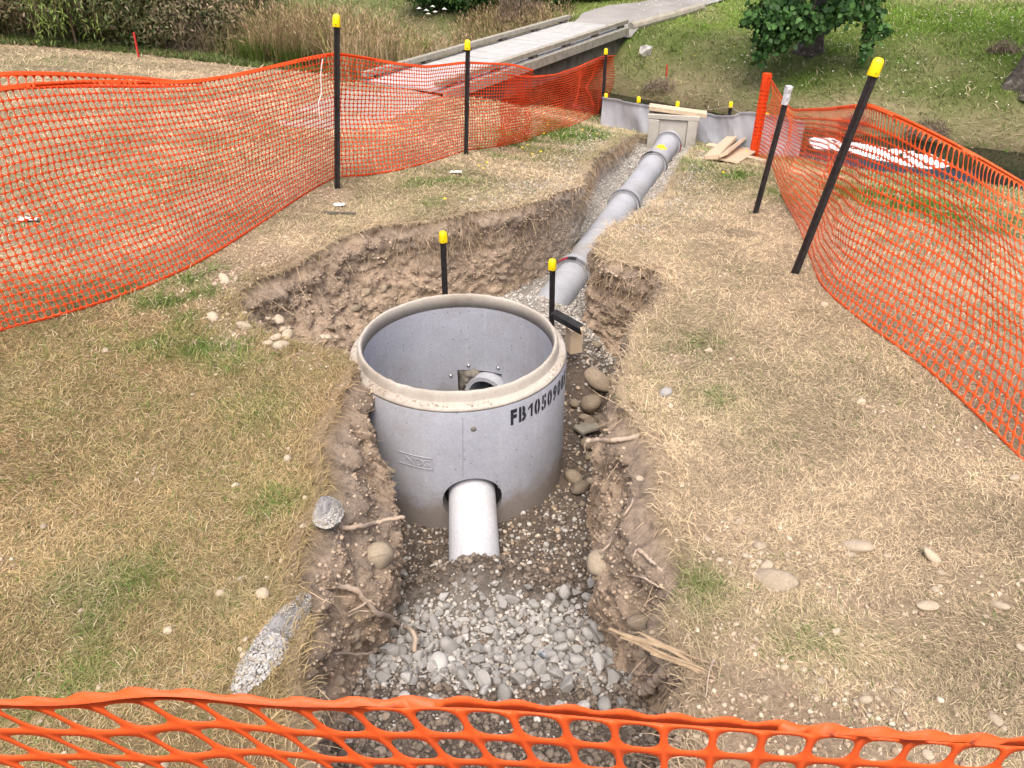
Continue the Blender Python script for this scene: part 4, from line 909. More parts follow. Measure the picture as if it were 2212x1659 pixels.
for px, py, r, lb in ((946, 1440, .047, 'large smooth whitish oval stone at the front left of the gravel bed'), (1182, 1420, .04, 'bluish flat stone in the middle of the gravel bed'), (1290, 1375, .055, 'largest pale angular stone at the right of the gravel bed'), (1395, 1400, .055, 'wet dark grey cobble under the split root at the right wall'), (845, 1412, .045, 'grey wedge stone at the left foot of the trench wall'), (868, 1247, .036, 'grey two tone stone at the left wall, behind the gravel bed')):
    p = gp(px, py, tfloor); o = stone(COB if 'oval' in lb else CRU, p, r, lb, None, 'crushed_stone', sink=0)
    if 'oval' in lb or 'bluish' in lb or 'wet' in lb:
        o.data = o.data.copy(); o.data.materials.clear(); o.data.materials.append(simple('stone_tone', [(.3, (.40, .40, .38)), (.7, (.50, .50, .48))] if 'oval' in lb else ([(.3, (.25, .29, .34)), (.7, (.36, .40, .45))] if 'bluish' in lb else [(.3, (.10, .095, .085)), (.7, (.22, .21, .2))]), 14, .8, .4))
def crumbs(name, P, rmin, rmax, cols, label=None, z=None, base=ICO1, sink=.2, seed=0, kind='stuff'):
    r_ = np.random.default_rng(seed); P = np.asarray(P); k = len(P); rr = rmin * (rmax / rmin) ** (r_.random(k) ** 1.8)
    BV, BF = base; nv = len(BV); ax_ = r_.normal(size=(k, 3, 3)); q, _ = np.linalg.qr(ax_)
    sc = r_.uniform(.6, 1.2, (k, 1, 3)); jit = 1 + r_.uniform(-.32, .32, (k, nv, 1))
    V = np.einsum('knj,kij->kni', BV[None] * sc * jit, q) * rr[:, None, None]; V[:, :, 2] *= .8
    V += P[:, None, :]; V[:, :, 2] += (rr * .5 * (1 - 2 * sink))[:, None]
    F = (BF[None] + (np.arange(k) * nv)[:, None, None]).reshape(-1, 3)
    cols = np.asarray(cols); c = cols[r_.integers(0, len(cols), k)] * r_.uniform(.75, 1.2, (k, 1)); c = np.repeat(c, nv, 0)
    o = link(name, mesh(name, V.reshape(-1, 3), [F], M['stuff'], False, c)); tag(o, label, None, None, kind); return o
def sample(n_, x0, x1, y0, y1, dens, seed):
    r_ = np.random.default_rng(seed); x = r_.uniform(x0, x1, n_); y = r_.uniform(y0, y1, n_); k = r_.random(n_) < dens(x, y); return x[k], y[k]
GREYS = [(.36, .35, .325), (.43, .42, .395), (.28, .265, .24), (.39, .355, .31), (.47, .455, .43)]; BROWNS = [(.15, .125, .10), (.19, .155, .125), (.115, .095, .08), (.22, .185, .15)]; TANS = [(.44, .36, .27), (.38, .30, .22), (.5, .43, .34), (.33, .26, .19)]
x, y = sample(60000, -1.0, 1.0, 1.5, 2.6, lambda x, y: .55 * sstep(1.72, 1.9, y) * sstep(2.40, 2.25, y) + .03, 1); k = inside(x, y); x, y = x[k][:6500], y[k][:6500]
crumbs('fine_gravel', np.column_stack([x, y, tfloor(x, y)]), .005, .016, GREYS, base=ICO1, seed=2)
x, y = sample(60000, -.9, .9, .9, 3.4, lambda x, y: .16 + .7 * sstep(2.0, 1.7, y) + .5 * np.exp(-((y - 2.5) / .1) ** 2), 3); k = inside(x, y); x, y = x[k][:12000], y[k][:12000]
crumbs('soil_clods', np.column_stack([x, y, tfloor(x, y)]), .003, .019, BROWNS, base=ICO1, seed=4)
x, y = sample(40000, -.95, 1.0, 2.55, 4.6, lambda x, y: .5 + 0 * x, 5); k = inside(x, y); x, y = x[k][:3800], y[k][:3800]
crumbs('pebble_gravel', np.column_stack([x, y, tfloor(x, y)]), .005, .017, GREYS + TANS, base=ICO1, seed=6)
x, y = sample(120000, -1.2, 3.2, 4.35, 11, lambda x, y: .7 + 0 * x, 7); k = inside(x, y); x, y = x[k][:17000], y[k][:17000]
crumbs('bedding_gravel', np.column_stack([x, y, tfloor(x, y)]), .006, .017, GREYS, base=ICO1, seed=8)
# loose crumbs on the lawn edge, on the chamber shoulder and gravel spilt along the far trench
x, y = sample(160000, -2.4, 2.4, .9, 8, lambda x, y: 0 * x + 1, 9); s_ = lawn(x, y)[2]; k = (RNG.random(len(x)) < s_ * .8) & ~inside(x, y); x, y = x[k][:9000], y[k][:9000]
crumbs('loose_soil', np.column_stack([x, y, ground(x, y)]), .003, .012, TANS + [(.3, .225, .16)], base=ICO1, seed=10)
x, y = sample(200000, -.4, 3, 5, 10.6, lambda x, y: 0 * x + 1, 11); d = edge_dist(x, y); k = ~inside(x, y) & (RNG.random(len(x)) < sstep(.55, .0, d + .5 * fbm2(x, y, 2.5, 19, 3)) * sstep(4.6, 6.2, y)); x, y = x[k][:5000], y[k][:5000]
crumbs('spilt_gravel', np.column_stack([x, y, ground(x, y)]), .005, .013, [(.38, .35, .30), (.44, .41, .36), (.30, .27, .23)], base=ICO1, seed=12)
t = RNG.uniform(0, 2 * math.pi, 500); rr = RNG.uniform(.562, .590, 500); kk = fbm2(np.cos(t) * 2, np.sin(t) * 2, 1, 4, 3) > -.05
crumbs('rim_grit', np.column_stack([MH[0] + rr * np.cos(t), MH[1] + rr * np.sin(t), np.full(500, -.0985) + (.59 - rr) * .25])[kk], .002, .0055, TANS, base=ICO1, seed=14)
crumbs('wall_crumbs', WCR, .003, .014, [(.37, .29, .215), (.31, .245, .185), (.43, .34, .25), (.40, .33, .26), (.28, .22, .17)], base=ICO1, seed=33, sink=.5)
# dried cement crumbs tipped on the left edge
def heap(pxs, rx, ry, h, rot, label, seed):
    p = gp(*pxs); e = empty('cement_heap', p, label, 'rubble heap'); vs = []; fs = []; na = 34; nr_ = 12
    for j in range(nr_):
        for i in range(na):
            t = 2 * math.pi * i / na; r = j / (nr_ - 1); x = math.cos(t) * r * rx; y = math.sin(t) * r * ry; X = x * math.cos(rot) - y * math.sin(rot) + p[0]; Y = x * math.sin(rot) + y * math.cos(rot) + p[1]
            q = np.array([[X, Y, 0.]]); z = h * (1 - r ** 2) * (1 + 1.6 * float(fbm3(q, 14, seed, 3)[0])) + .02 * float(fbm3(q, 60, seed, 2)[0]) * (1 - r) - .008 * r
            vs.append((X * (1) + .02 * r * float(fbm3(q, 12, seed + 1, 2)[0]), Y, float(ground(X, Y)) + z))
    for j in range(nr_ - 1):
        for i in range(na): fs.append((j * na + i, j * na + (i + 1) % na, (j + 1) * na + (i + 1) % na, (j + 1) * na + i))
    MB().add(vs, fs).obj('crust', M['dirtcrust'], e, True)
    r_ = np.random.default_rng(seed); k = 1500; a = r_.uniform(0, 6.28, k); r = np.sqrt(r_.random(k)) * 1.08; x = np.cos(a) * r * rx; y = np.sin(a) * r * ry; X = x * math.cos(rot) - y * math.sin(rot) + p[0]; Y = x * math.sin(rot) + y * math.cos(rot) + p[1]
    o = crumbs('crumbs', np.column_stack([X, Y, ground(X, Y) + h * np.clip(1 - r ** 2, 0, 1) * 1.0]), .0025, .010, [(.36, .36, .355), (.29, .29, .285), (.41, .405, .39), (.36, .325, .27)], base=ICO1, seed=seed); fix(o, e)
heap((592, 1382), .06, .20, .03, R(-16), 'grey heap of dried cement crumbs and small stones spilt along the left trench edge', 21)
heap((708, 1108), .055, .085, .06, R(10), 'compact grey lump of dried cement crumbs on the left edge near the chamber foot', 22)

from mathutils.bvhtree import BVHTree
BV = BVHTree.FromPolygons([tuple(v) for v in WV], [tuple(f) for f in WF])
def wallp(px, py, off=.0, X=None):         # point on the built wall face along a survey sight line, `off` metres proud of it
    d = Vector(ray(px, py)).normalized(); hit = BV.ray_cast(Vector(EYE), d, 8)
    if hit[0] is None: return np.array(xp(px, py, X if X is not None else .5))
    return np.array(hit[0] - d * off)
def wl(zx, zy, off): return wallp(619.4 + .2933 * zx, 1017.5 + .2933 * zy, off, -.6)
def wr(zx, zy, off): return wallp(1238.7 + .32 * zx, 1017.5 + .32 * zy, off, .5)
# ------------------------------------------------------------------ roots and timber in the trench
def jag(P, amp, k=28):
    C = catmull(P, k); C += (RNG.random(C.shape) - .5) * amp; return C
def root(pts, r0, r1, label, branches=(), mat='root', group=None):
    C = jag(pts, r0 * .7); mb = MB().tube(C, list(np.linspace(r0, r1, len(C)) * RNG.uniform(.82, 1.18, len(C))), 8, caps=True)
    for B, b0, b1 in branches:
        D = jag(B, b0 * .6, 16); mb.tube(D, list(np.linspace(b0, b1, len(D))), 6)
    o = mb.obj('tree_root', M[mat], None, True); return tag(o, label, 'root', group)
def L5(zx, zy, X): return xp(619.4 + .2933 * zx, 1017.5 + .2933 * zy, X)
w0 = wl(420, 418, 0); w1 = np.array(xp(619.4 + .2933 * 868, 1017.5 + .2933 * 341, w0[0] + .22))
root([wl(385, 418, -.03), wl(430, 416, .015), wl(560, 405, .04), wl(650, 382, .07), (wl(650, 382, .07) + w1) / 2 + np.array([0, 0, .006]), w1], .011, .008, 'bare grey root poking from the left wall towards the foot of the chamber')
be = gp(899, 1421, tfloor); be[2] += .03
root([wl(330, 850, -.02), wl(400, 852, .015), wl(480, 857, .02), wl(560, 925, .03), wl(650, 1035, .05), wl(740, 1072, .08), wl(840, 1135, .12), (wl(840, 1135, .12) * .45 + be * .55) + np.array([.02, 0, .05]), be], .013, .009, 'long forked root hanging from the left wall down onto the gravel bed',
     [([wl(590, 965, .04), wl(530, 1005, .03), wl(470, 1035, .025), wl(415, 1085, .01)], .006, .003), ([wl(600, 1032, .03), wl(520, 1034, .03), wl(455, 1072, .015)], .004, .002), ([wl(575, 935, .03), wl(620, 965, .04), wl(650, 985, .05)], .005, .002)])
root([wl(320, 1345, -.03), wl(380, 1345, .02), wl(440, 1345, .03), wl(560, 1348, .06), wl(657, 1328, .09)], .006, .004, 'thin pale root sticking straight out of the left wall near the front')
def L6(zx, zy, X): return xp(1238.7 + .32 * zx, 1017.5 + .32 * zy, X)
root([wr(408, 185, -.01), wr(350, 290, .02), wr(270, 400, .03), wr(245, 490, .035), wr(160, 580, .05), wr(115, 680, .07), wr(80, 800, .09)], .0055, .003, 'thin whip like root trailing down the right wall beside the gravel')
root([wr(430, 525, .02), wr(520, 600, .02), wr(612, 695, -.005)], .009, .006, 'short straight root lying against the right wall', [([wr(425, 530, .02), wr(408, 570, .02), wr(400, 620, .005)], .005, .002)])
root([wr(365, 705, .01), wr(470, 720, .02), wr(560, 772, .015), wr(640, 800, -.01)], .005, .003, 'wiry root along the right wall under the grass edge')
root([wr(650, 1310, -.01), wr(560, 1420, .04), wr(470, 1510, .02)], .022, .016, 'stout brown root leaning at the right wall below the split wood', [([wr(520, 1380, .03), wr(470, 1330, .03), wr(490, 1260, .0)], .004, .002), ([wr(470, 1390, .02), wr(520, 1400, .03), wr(560, 1390, .0)], .004, .002)])
root([Z(gp(1539.5, 1436.7), .03), Z(gp(1526.7, 1475.1), .05), Z(gp(1521.9, 1519.9), .03)], .0035, .002, 'thin pale rootlet hanging at the right corner above the near mesh')
def wb(zx, zy, off): return wallp(734.4 + zx * .336, 548.6 + zy * .336, off, .5)
e0 = wb(1720, 1200, .02); f0 = np.array(xp(734.4 + 1590 * .336, 548.6 + 1205 * .336, e0[0] - .12))
root([f0, f0 * .4 + e0 * .6 + np.array([0, 0, .004]), e0, wb(1760, 1195, .02), wb(1850, 1188, .01), wb(1930, 1172, -.02)], .010, .014, 'pinkish root jutting from the right wall across the gap beside the chamber', [([f0, f0 + np.array([-.01, 0, -.03]), f0 + np.array([.0, 0, -.07])], .004, .002)])
# split root wood lying over the right edge
mb = MB(); sa = wr(470, 1140, .05); sa = np.array(xp(1238.7 + .32 * 240, 1017.5 + .32 * 1070, sa[0] - .16)); sb = gp(1238.7 + .32 * 960, 1017.5 + .32 * 1385); sb[2] += .008; sdv = sb - sa; spp = np.cross(sdv / np.linalg.norm(sdv), [0, 0, 1]); spp /= np.linalg.norm(spp)
for t0, t1, off, dz, th in ((0, .8, .0, .006, .017), (.12, 1, .014, -.004, .02), (.42, .86, .022, -.006, .014), (.25, .7, -.016, .01, .012), (.6, 1.04, -.02, .004, .008), (.3, .95, .015, .008, .009)):
    tt = np.linspace(t0, t1, 14); pts = [sa + sdv * t + spp * (off + .006 * math.sin(t * 9 + off * 200)) + np.array([0, 0, dz + .012 * math.sin(math.pi * t)]) for t in tt]
    mb.tube(pts, [th * .36 * (.2 + 1.1 * math.sin(math.pi * (.08 + .84 * i / 13)) ** .6) * random.uniform(.8, 1.2) for i in range(14)], 5)
o = mb.obj('split_wood', M['splinter']); tag(o, 'splintered length of pale root wood lying over the right trench edge', 'wood')
p = wallp(815, 1203, .0); o = stone(COB, p, .085, 'large pale cobble bulging from the left wall low beside the plastic pipe', None, 'cobble', sink=.5, rz=.5, tilt=.1); o.scale = (.07, .07, .095); o.location = p
p = wallp(1292, 1215, -.01); o = stone(COB, p, .07, 'large rounded cobble bulging from the foot of the right wall beside the gravel bed', None, 'cobble', sink=.5); o.location = p
p = wallp(1388, 1345, -.01); o = stone(COBD, p, .055, 'upright brown cobble set in the right wall above the gravel bed', None, 'cobble', sink=.5); o.location = p
# timber offcuts and steel bar behind the chamber
b = yp(1236, 742, 4.02); gz0 = float(tfloor(b[0], b[1]))
o = MB().box((yp(1241, 712, 4.30)[0], 4.30, -.40), (.085, .085, .17), zrot(R(20))).obj('timber_block', M['wood_new'], bevel=.004); tag(o, 'sawn timber block on the gravel behind the right rim of the chamber', 'timber block')
p0 = yp(1196, 683, 4.30); p1 = yp(1254, 716, 4.12); d = Vector(p1 - p0); mb = MB().box(Vector((p0 + p1) / 2), (.008, .055, d.length), align(d, R(20))); mb.box(Vector((p0 + p1) / 2) + Vector((0, .022, .02)), (.05, .006, d.length), align(d, R(20)))
o = mb.obj('steel_angle', M['post']); tag(o, 'dark steel angle bar slanting off the block behind the chamber', 'steel bar')
p = gp(1268, 937, tfloor); o = MB().box((p[0], p[1], p[2] + .05), (.15, .11, .02), zrot(R(28)) @ Matrix.Rotation(R(-10), 3, 'X')).obj('timber_offcut', M['wood_grey'], bevel=.003); tag(o, 'dirty flat timber offcut lying among the cobbles beside the chamber', 'timber offcut')
p = gp(735, 462); o = MB().box((p[0], p[1], p[2] + .008), (.24, .025, .012), zrot(R(-4))).obj('timber_lath', M['dark_wood']); tag(o, 'thin dark timber lath lying on the dry grass beside the nearest left post', 'timber lath')
# stack of offcuts by the right mesh
def Bp(zx, zy): return 1504 + .144 * zx, 132.7 + .144 * zy
def board(a, b, w_, th, dz, roll, label):
    A = gp(*Bp(*a)); B = gp(*Bp(*b)); A[2] += dz[0]; B[2] += dz[1]; d = Vector(B - A); rot = Vector(d).to_track_quat('X', 'Z').to_matrix() @ Matrix.Rotation(roll, 3, 'X')
    o = MB().box(Vector((A + B) / 2), (d.length, w_, th), rot).obj('timber_board', M['wood_new'], bevel=.003); return tag(o, label, 'board', 'timber offcuts stacked on the lawn')
board((470, 1530), (780, 1370), .24, .025, (.03, .05), R(4), 'widest flat board at the bottom of the offcut pile by the right mesh')
board((220, 1510), (545, 1250), .14, .045, (.05, .13), R(-6), 'thick plank slanting up across the left of the offcut pile')
board((385, 1520), (705, 1290), .09, .03, (.08, .13), R(-30), 'narrow board resting on edge in the middle of the offcut pile')
board((160, 1290), (470, 1355), .10, .035, (.03, .04), R(5), 'low board poking out to the left of the offcut pile')
board((500, 1200), (800, 1330), .15, .03, (.10, .07), R(8), 'pale board at the back of the offcut pile pointing right')
board((350, 1255), (520, 1290), .10, .035, (.06, .06), R(0), 'short block at the back left of the offcut pile')
board((765, 1462), (1005, 1525), .09, .03, (.02, .02), R(0), 'single board lying apart, right of the offcut pile')

# ------------------------------------------------------------------ footbridge and path
DZ = -.22
NL, NR, FL, FR = zp(800, 168, DZ), zp(953, 197, DZ), zp(1226, 45, DZ), zp(1350, 59, DZ)
o_ = (NL + NR) / 2; u_ = (FL + FR) / 2 - o_; BLn = float(np.linalg.norm(u_[:2])); u_ = np.array([u_[0], u_[1], 0]) / BLn; c_ = np.array([u_[1], -u_[0], 0]); BW = float(.5 * (abs((NR - NL) @ c_) + abs((FR - FL) @ c_)))
br = math.atan2(-u_[0], u_[1]); BR = zrot(br); fb = empty('footbridge', (o_[0], o_[1], DZ), 'weathered grey timber footbridge with low kerb rails crossing the stream', 'bridge')
def bx(mb, c, l, y0, y1, z, th): mb.box(Vector((o_[0], o_[1], DZ)) + BR @ Vector((c, (y0 + y1) / 2, z)), (l, y1 - y0, th), BR, jit=.002)
mb = MB(); y = -.05
while y < BLn: bx(mb, random.uniform(-.006, .006), BW, y, y + .138, -.02 + random.uniform(-.002, .002), .04); y += .145
mb.obj('deck', M['deck'], fb)
for sg, nm in ((-1, 'left'), (1, 'right')):
    x = sg * (BW / 2 - .05); mb = MB(); bx(mb, x, .10, -.1, BLn * .5 - .004, .082, .07); bx(mb, x, .10, BLn * .5 + .004, BLn + .05, .082, .07); rail = mb.obj('kerb_rail', M['wood_grey'], fb, bevel=.006)
    k = 6
    for i in range(k):
        m2 = MB(); yy = .15 + (BLn - .45) * i / (k - 1); bx(m2, x, .085, yy, yy + .16, .0235, .046); m2.obj('spacer_block', M['dark_wood'], fb)
    mb = MB(); bx(mb, sg * (BW / 2 + .024), .045, -.05, BLn, -.075, .13); mb.obj('fascia_beam', M['wood_grey'], fb)
    mb = MB(); bx(mb, sg * (BW / 2 - .12), .14, -.1, BLn + .1, -.30, .28); mb.obj('bearer_beam', M['dark_wood'], fb)
for yy, nm in ((.1, 0), (BLn - .12, 1)):
    mb = MB()
    for i in range(4): bx(mb, 0, BW + .5, yy - .05, yy + .05, -.56 - .21 * i, .2)
    mb.obj('abutment', M['dark_wood'], fb)
def strip(name, left, right, k, lift, mat, colf):
    A = catmull(left, k); B = catmull(right, k); m = 15; V = []
    for i in range(k):
        for j in range(m + 1):
            t = j / m; e = .12 * float(fbm2(A[i, 0] * 2, A[i, 1] * 2, 1, 5, 3)) * (abs(t - .5) * 2) ** 3; p = A[i, :2] * (1 - t) + B[i, :2] * t + (B[i, :2] - A[i, :2]) * e; V.append((p[0], p[1], 0))
    V = np.array(V); V[:, 2] = ground(V[:, 0], V[:, 1]) + lift(V); F = [(i * (m + 1) + j, i * (m + 1) + j + 1, (i + 1) * (m + 1) + j + 1, (i + 1) * (m + 1) + j) for i in range(k - 1) for j in range(m)]
    o = link(name, mesh(name, V, [F], mat, True, colf(V))); return tag(o, kind='structure')
PG = np.array([.30, .295, .285])
def pcol(V): return PG[None] * (1 + .5 * fbm2(V[:, 0], V[:, 1], 2.5, 88, 4))[:, None]
fl_ = Vector((o_[0], o_[1], 0)) + BR @ Vector((-BW / 2 - .05, BLn + .02, 0)); fr_ = Vector((o_[0], o_[1], 0)) + BR @ Vector((BW / 2 + .12, BLn + .02, 0))
g2 = lambda a, b: gp(a, b)
pl_ = [np.array(fl_), g2(1262, 30), g2(1320, 14), g2(1400, 4), g2(1470, -12), g2(1560, -26)]; pr_ = [np.array(fr_), g2(1420, 40), g2(1490, 22), g2(1548, 8), g2(1600, -6), g2(1690, -20)]
strip('gravel_path', pl_, pr_, 70, lambda V: .03 + .0 * V[:, 0], M['ground'], pcol)
nl_ = Vector((o_[0], o_[1], 0)) + BR @ Vector((-BW / 2, -.03, 0)); nr_ = Vector((o_[0], o_[1], 0)) + BR @ Vector((BW / 2, -.03, 0))
strip('gravel_track', [np.array(nl_), g2(745, 195), g2(700, 215), g2(640, 238), g2(600, 262)], [np.array(nr_), g2(890, 235), g2(820, 268), g2(720, 282), g2(610, 272)], 80, lambda V: .012 + .016 * fbm2(V[:, 0], V[:, 1], 1.6, 61, 3) - .01 , M['ground'], lambda V: np.array([.36, .325, .285])[None] * (1 + .4 * fbm2(V[:, 0], V[:, 1], 3, 89, 4))[:, None])
lp = [g2(1362, 66), g2(1420, 50), g2(1470, 36), g2(1515, 22)]; lp = [Z(p, .06) for p in lp]; 
mb = MB().tube(catmull(lp, 20), .09, 10); A, B = Vector(lp[0]), Vector(lp[1])
for q in range(2): mb.box((A + B) / 2 + Vector((0, -.03, -.17 - .21 * q)), ((B - A).length * (1 - .3 * q), .07, .2), zrot(math.atan2(B.y - A.y, B.x - A.x)))
o = mb.obj('edging_log', M['wood_grey']); tag(o, 'grey timber edging log and retaining boards along the near side of the gravel path', 'log')
x, y = sample(60000, 1, 6, 15, 22, lambda x, y: 0 * x + 1, 31)
# ------------------------------------------------------------------ pegs, litter, boulder
def peg(bx_, by_, tx_, ty_, label, w_=.035):
    b = gp(bx_, by_); t = yp(tx_, ty_, b[1]); d = Vector(t - b); o = MB().box(Vector((b + t) / 2) - d * .05, (w_, w_ * .7, d.length * 1.1), align(d)).obj('survey_peg', M['red'], bevel=.003); tag(o, label, 'survey peg', 'red survey pegs')
peg(300, 124, 289, 70, 'red survey peg leaning before the scrub at the far left')
peg(1439, 172, 1441, 140, 'red survey peg on the far bank right of the boulder')
peg(998, 206, 997, 167, 'red survey peg behind the left mesh at the bridge')
p = gp(1396, 122); V, F = cobble(900, True, ico(4)); V += V * (fbm3(V, 3, 5, 3) * .25)[:, None]; V *= np.array([1.0, .9, 1.75]) * .165
bo = link('boulder', mesh('boulder', V, [F], M['boulder'], True)); bo.location = (p[0], p[1], p[2] + .13); tag(bo, 'grey lichened boulder on the far bank beside the bridge end', 'boulder')
def scrap(px, py, s, lab, f=ground):
    p = gp(px, py, f); vs = []; k = 7
    for j in range(k):
        for i in range(k): vs.append((p[0] + (i / 6 - .5) * s * 1.7 + random.uniform(-.1, .1) * s, p[1] + (j / 6 - .5) * s * .8, p[2] + .012 + random.uniform(0, .25) * s))
    o = MB().add(vs, [(j * k + i, j * k + i + 1, (j + 1) * k + i + 1, (j + 1) * k + i) for j in range(k - 1) for i in range(k - 1)]).obj('paper_scrap', M['paper']); m_ = o.modifiers.new('s', 'SOLIDIFY'); m_.thickness = .002; tag(o, lab, 'litter')
scrap(62, 479, .08, 'white crumpled litter on the lawn behind the left mesh'); scrap(985, 376, .06, 'white scrap on the green grass below the middle left post'); scrap(733, 446, .05, 'white scrap beside the thin lath near the nearest left post')

# ------------------------------------------------------------------ grass
def blades(name, P, L, Wd, col, theta, phi, droop, mat, label=None, kind='stuff', parent=None, tipcol=1.1, basecol=.8, heads=None, cat=None, group=None, z_up=True):
    k = len(P); P = np.asarray(P, float); L = np.broadcast_to(L, k); Wd = np.broadcast_to(Wd, k)
    d1 = np.column_stack([np.sin(theta) * np.cos(phi), np.sin(theta) * np.sin(phi), np.cos(theta)]); t2 = theta + droop
    d2 = np.column_stack([np.sin(t2) * np.cos(phi), np.sin(t2) * np.sin(phi), np.cos(t2)])
    tw = RNG.uniform(-.6, .6, k); sd_ = np.column_stack([-np.sin(phi + tw), np.cos(phi + tw), RNG.uniform(-.4, .4, k)])
    m = P + d1 * (L * .55)[:, None]; t = m + d2 * (L * .45)[:, None]; w_ = sd_ * (Wd / 2)[:, None]
    V = np.stack([P - w_, P + w_, m + w_ * .85, m - w_ * .85, t], 1); c = np.repeat(col[:, None, :], 5, 1)
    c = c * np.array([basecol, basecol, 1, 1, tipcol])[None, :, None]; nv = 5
    b = (np.arange(k) * 5)[:, None]; F4 = b + np.array([[0, 1, 2, 3]]); F3 = b + np.array([[3, 2, 4]]); V = V.reshape(-1, 3); c = c.reshape(-1, 3)
    polys = [F4, F3]
    if heads is not None:
        hl, hw, hc = heads; q = len(V); e = t + d2 * hl; mm = t + d2 * (hl * .4); up = np.cross(sd_, d2)
        V2 = np.stack([t, mm + sd_ * hw, e, mm - sd_ * hw, mm + up * hw, mm - up * hw], 1).reshape(-1, 3); c2 = np.repeat(hc[:, None], 6, 1).reshape(-1, 3)
        b2 = q + (np.arange(k) * 6)[:, None]; polys += [b2 + np.array([[0, 1, 2, 3]]), b2 + np.array([[0, 4, 2, 5]])]; V = np.vstack([V, V2]); c = np.vstack([c, c2])
    o = link(name, mesh(name, V, polys, mat, False, np.clip(c, 0, 1)), parent); return tag(o, label, cat, group, kind)
def on_bridge(x, y):
    X = x - o_[0]; Y = y - o_[1]; l = X * u_[0] + Y * u_[1]; c = X * c_[0] + Y * c_[1]; return (np.abs(c) < BW / 2 + .08) & (l > -.1) & (l < BLn + .1), l, c
PATHP = np.vstack([np.array([p[:2] for p in pl_]), np.array([p[:2] for p in pr_])[::-1]])
TRK_L = [np.array(nl_), g2(745, 195), g2(700, 215), g2(640, 238), g2(600, 262)]; TRK_R = [np.array(nr_), g2(890, 235), g2(820, 268), g2(720, 282), g2(610, 272)]
TRK = np.vstack([np.array([p[:2] for p in TRK_L]), np.array([p[:2] for p in TRK_R])[::-1]])
def lawn_field(count, r0, r1, seed, name, lscale=1.0, wscale=1.0, bear=.80):
    r_ = np.random.default_rng(seed); r = r0 * (r1 / r0) ** r_.random(count); a = r_.uniform(-bear, bear, count); x = r * np.sin(a); y = r * np.cos(a)
    s = svec(x, y); c, g, so = lawn(x, y); ob, l, cc = on_bridge(x, y)
    keep = ~inside(x, y) & ~ob & ~((s > 10.75) & (s < 12.08)) & (r_.random(count) > so * .9) & ~inside(x, y, PATHP) & ~(inside(x, y, TRK) & (r_.random(count) < .55 + 1.6 * fbm2(x, y, 1.5, 29, 3)))
    x, y, r, s, c, g = x[keep], y[keep], r[keep], s[keep], c[keep], g[keep]; k = len(x)
    bank = sstep(9.4, 10.4, s) * sstep(14.2, 13, s)
    L = (.022 + .0042 * r) * r_.uniform(.5, 1.5, k) * (1 + .7 * g * sstep(7, 3, r) + .5 * bank * sstep(11.5, 12.2, s)) * lscale
    W_ = (.0013 + .00046 * r) * r_.uniform(.7, 1.3, k) * wscale
    th = np.clip(r_.normal(1.36 - .5 * g, .22, k), .1, 1.54); ph = r_.uniform(0, 6.28, k) * .75 + 6 * fbm2(x, y, 3, 71, 2)
    pick = r_.random(k); green = pick < g * .55
    gcol = np.array([.10, .175, .035]) * (1 + .5 * fbm2(x, y, 3, 72, 2))[:, None]
    gcol = gcol * (1 + .45 * sstep(13.5, 15, s))[:, None]
    c = np.where(green[:, None], gcol * r_.uniform(.7, 1.5, (k, 1)), c * r_.uniform(.65, 1.5, (k, 1)) * 1.08)
    dead = r_.random(k) < .08; c = np.where(dead[:, None], np.array([.52, .44, .30]) * r_.uniform(.8, 1.2, (k, 1)), c)
    P = np.column_stack([x, y, ground(x, y) - .002])
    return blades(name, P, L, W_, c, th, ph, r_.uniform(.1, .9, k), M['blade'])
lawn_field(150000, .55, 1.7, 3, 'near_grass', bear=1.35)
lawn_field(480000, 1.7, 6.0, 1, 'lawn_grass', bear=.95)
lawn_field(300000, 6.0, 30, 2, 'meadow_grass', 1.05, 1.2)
# longer straw along the trench lip and fine roots hanging from the turf
k = 17000; i = RNG.integers(0, n, k); off = RNG.uniform(-.11, .012, k); p = POLY[i] + NIN[i] * off[:, None]; c = lawn(p[:, 0], p[:, 1])[0]
keep = RNG.random(k) < .4 + 1.1 * np.clip(vn2(p[:, 0] * 5, p[:, 1] * 5, 3) - .15, 0, 1); p, c, i = p[keep], c[keep], i[keep]; k = len(p)
ph = np.arctan2(NIN[i, 1], NIN[i, 0]) + RNG.normal(0, 1.1, k)
blades('edge_straw', np.column_stack([p, ground(p[:, 0], p[:, 1])]), RNG.uniform(.04, .11, k), RNG.uniform(.002, .0042, k), c * RNG.uniform(.7, 1.5, (k, 1)), np.clip(RNG.normal(1.15, .35, k), .2, 1.7), ph, RNG.uniform(.2, 1.2, k), M['blade'])
k = 16000; i = RNG.integers(0, n, k); rw = RNG.integers(4, 24, k); p = W[rw, i] + np.column_stack([NIN[i] * .004, np.zeros(k)])
dn = .35 + .65 * sstep(3.8, 4.6, p[:, 1]); keep = (RNG.random(k) < dn * (.15 + 1.3 * np.clip(vn2(p[:, 0] * 3, p[:, 1] * 3, 8) - .2, 0, 1))) & (p[:, 1] > .9); p, i = p[keep], i[keep]; k = len(p)
ph = np.arctan2(NIN[i, 1], NIN[i, 0]) + RNG.normal(0, .9, k); base = np.array([[.36, .28, .19]]) * RNG.uniform(.5, 1.7, (k, 1))
blades('hanging_roots', p, RNG.uniform(.03, .20, k), RNG.uniform(.0014, .0034, k), base, np.clip(RNG.normal(2.5, .45, k), 1.4, 3.1), ph, RNG.uniform(-.3, .5, k), M['blade'], tipcol=.9, basecol=1)

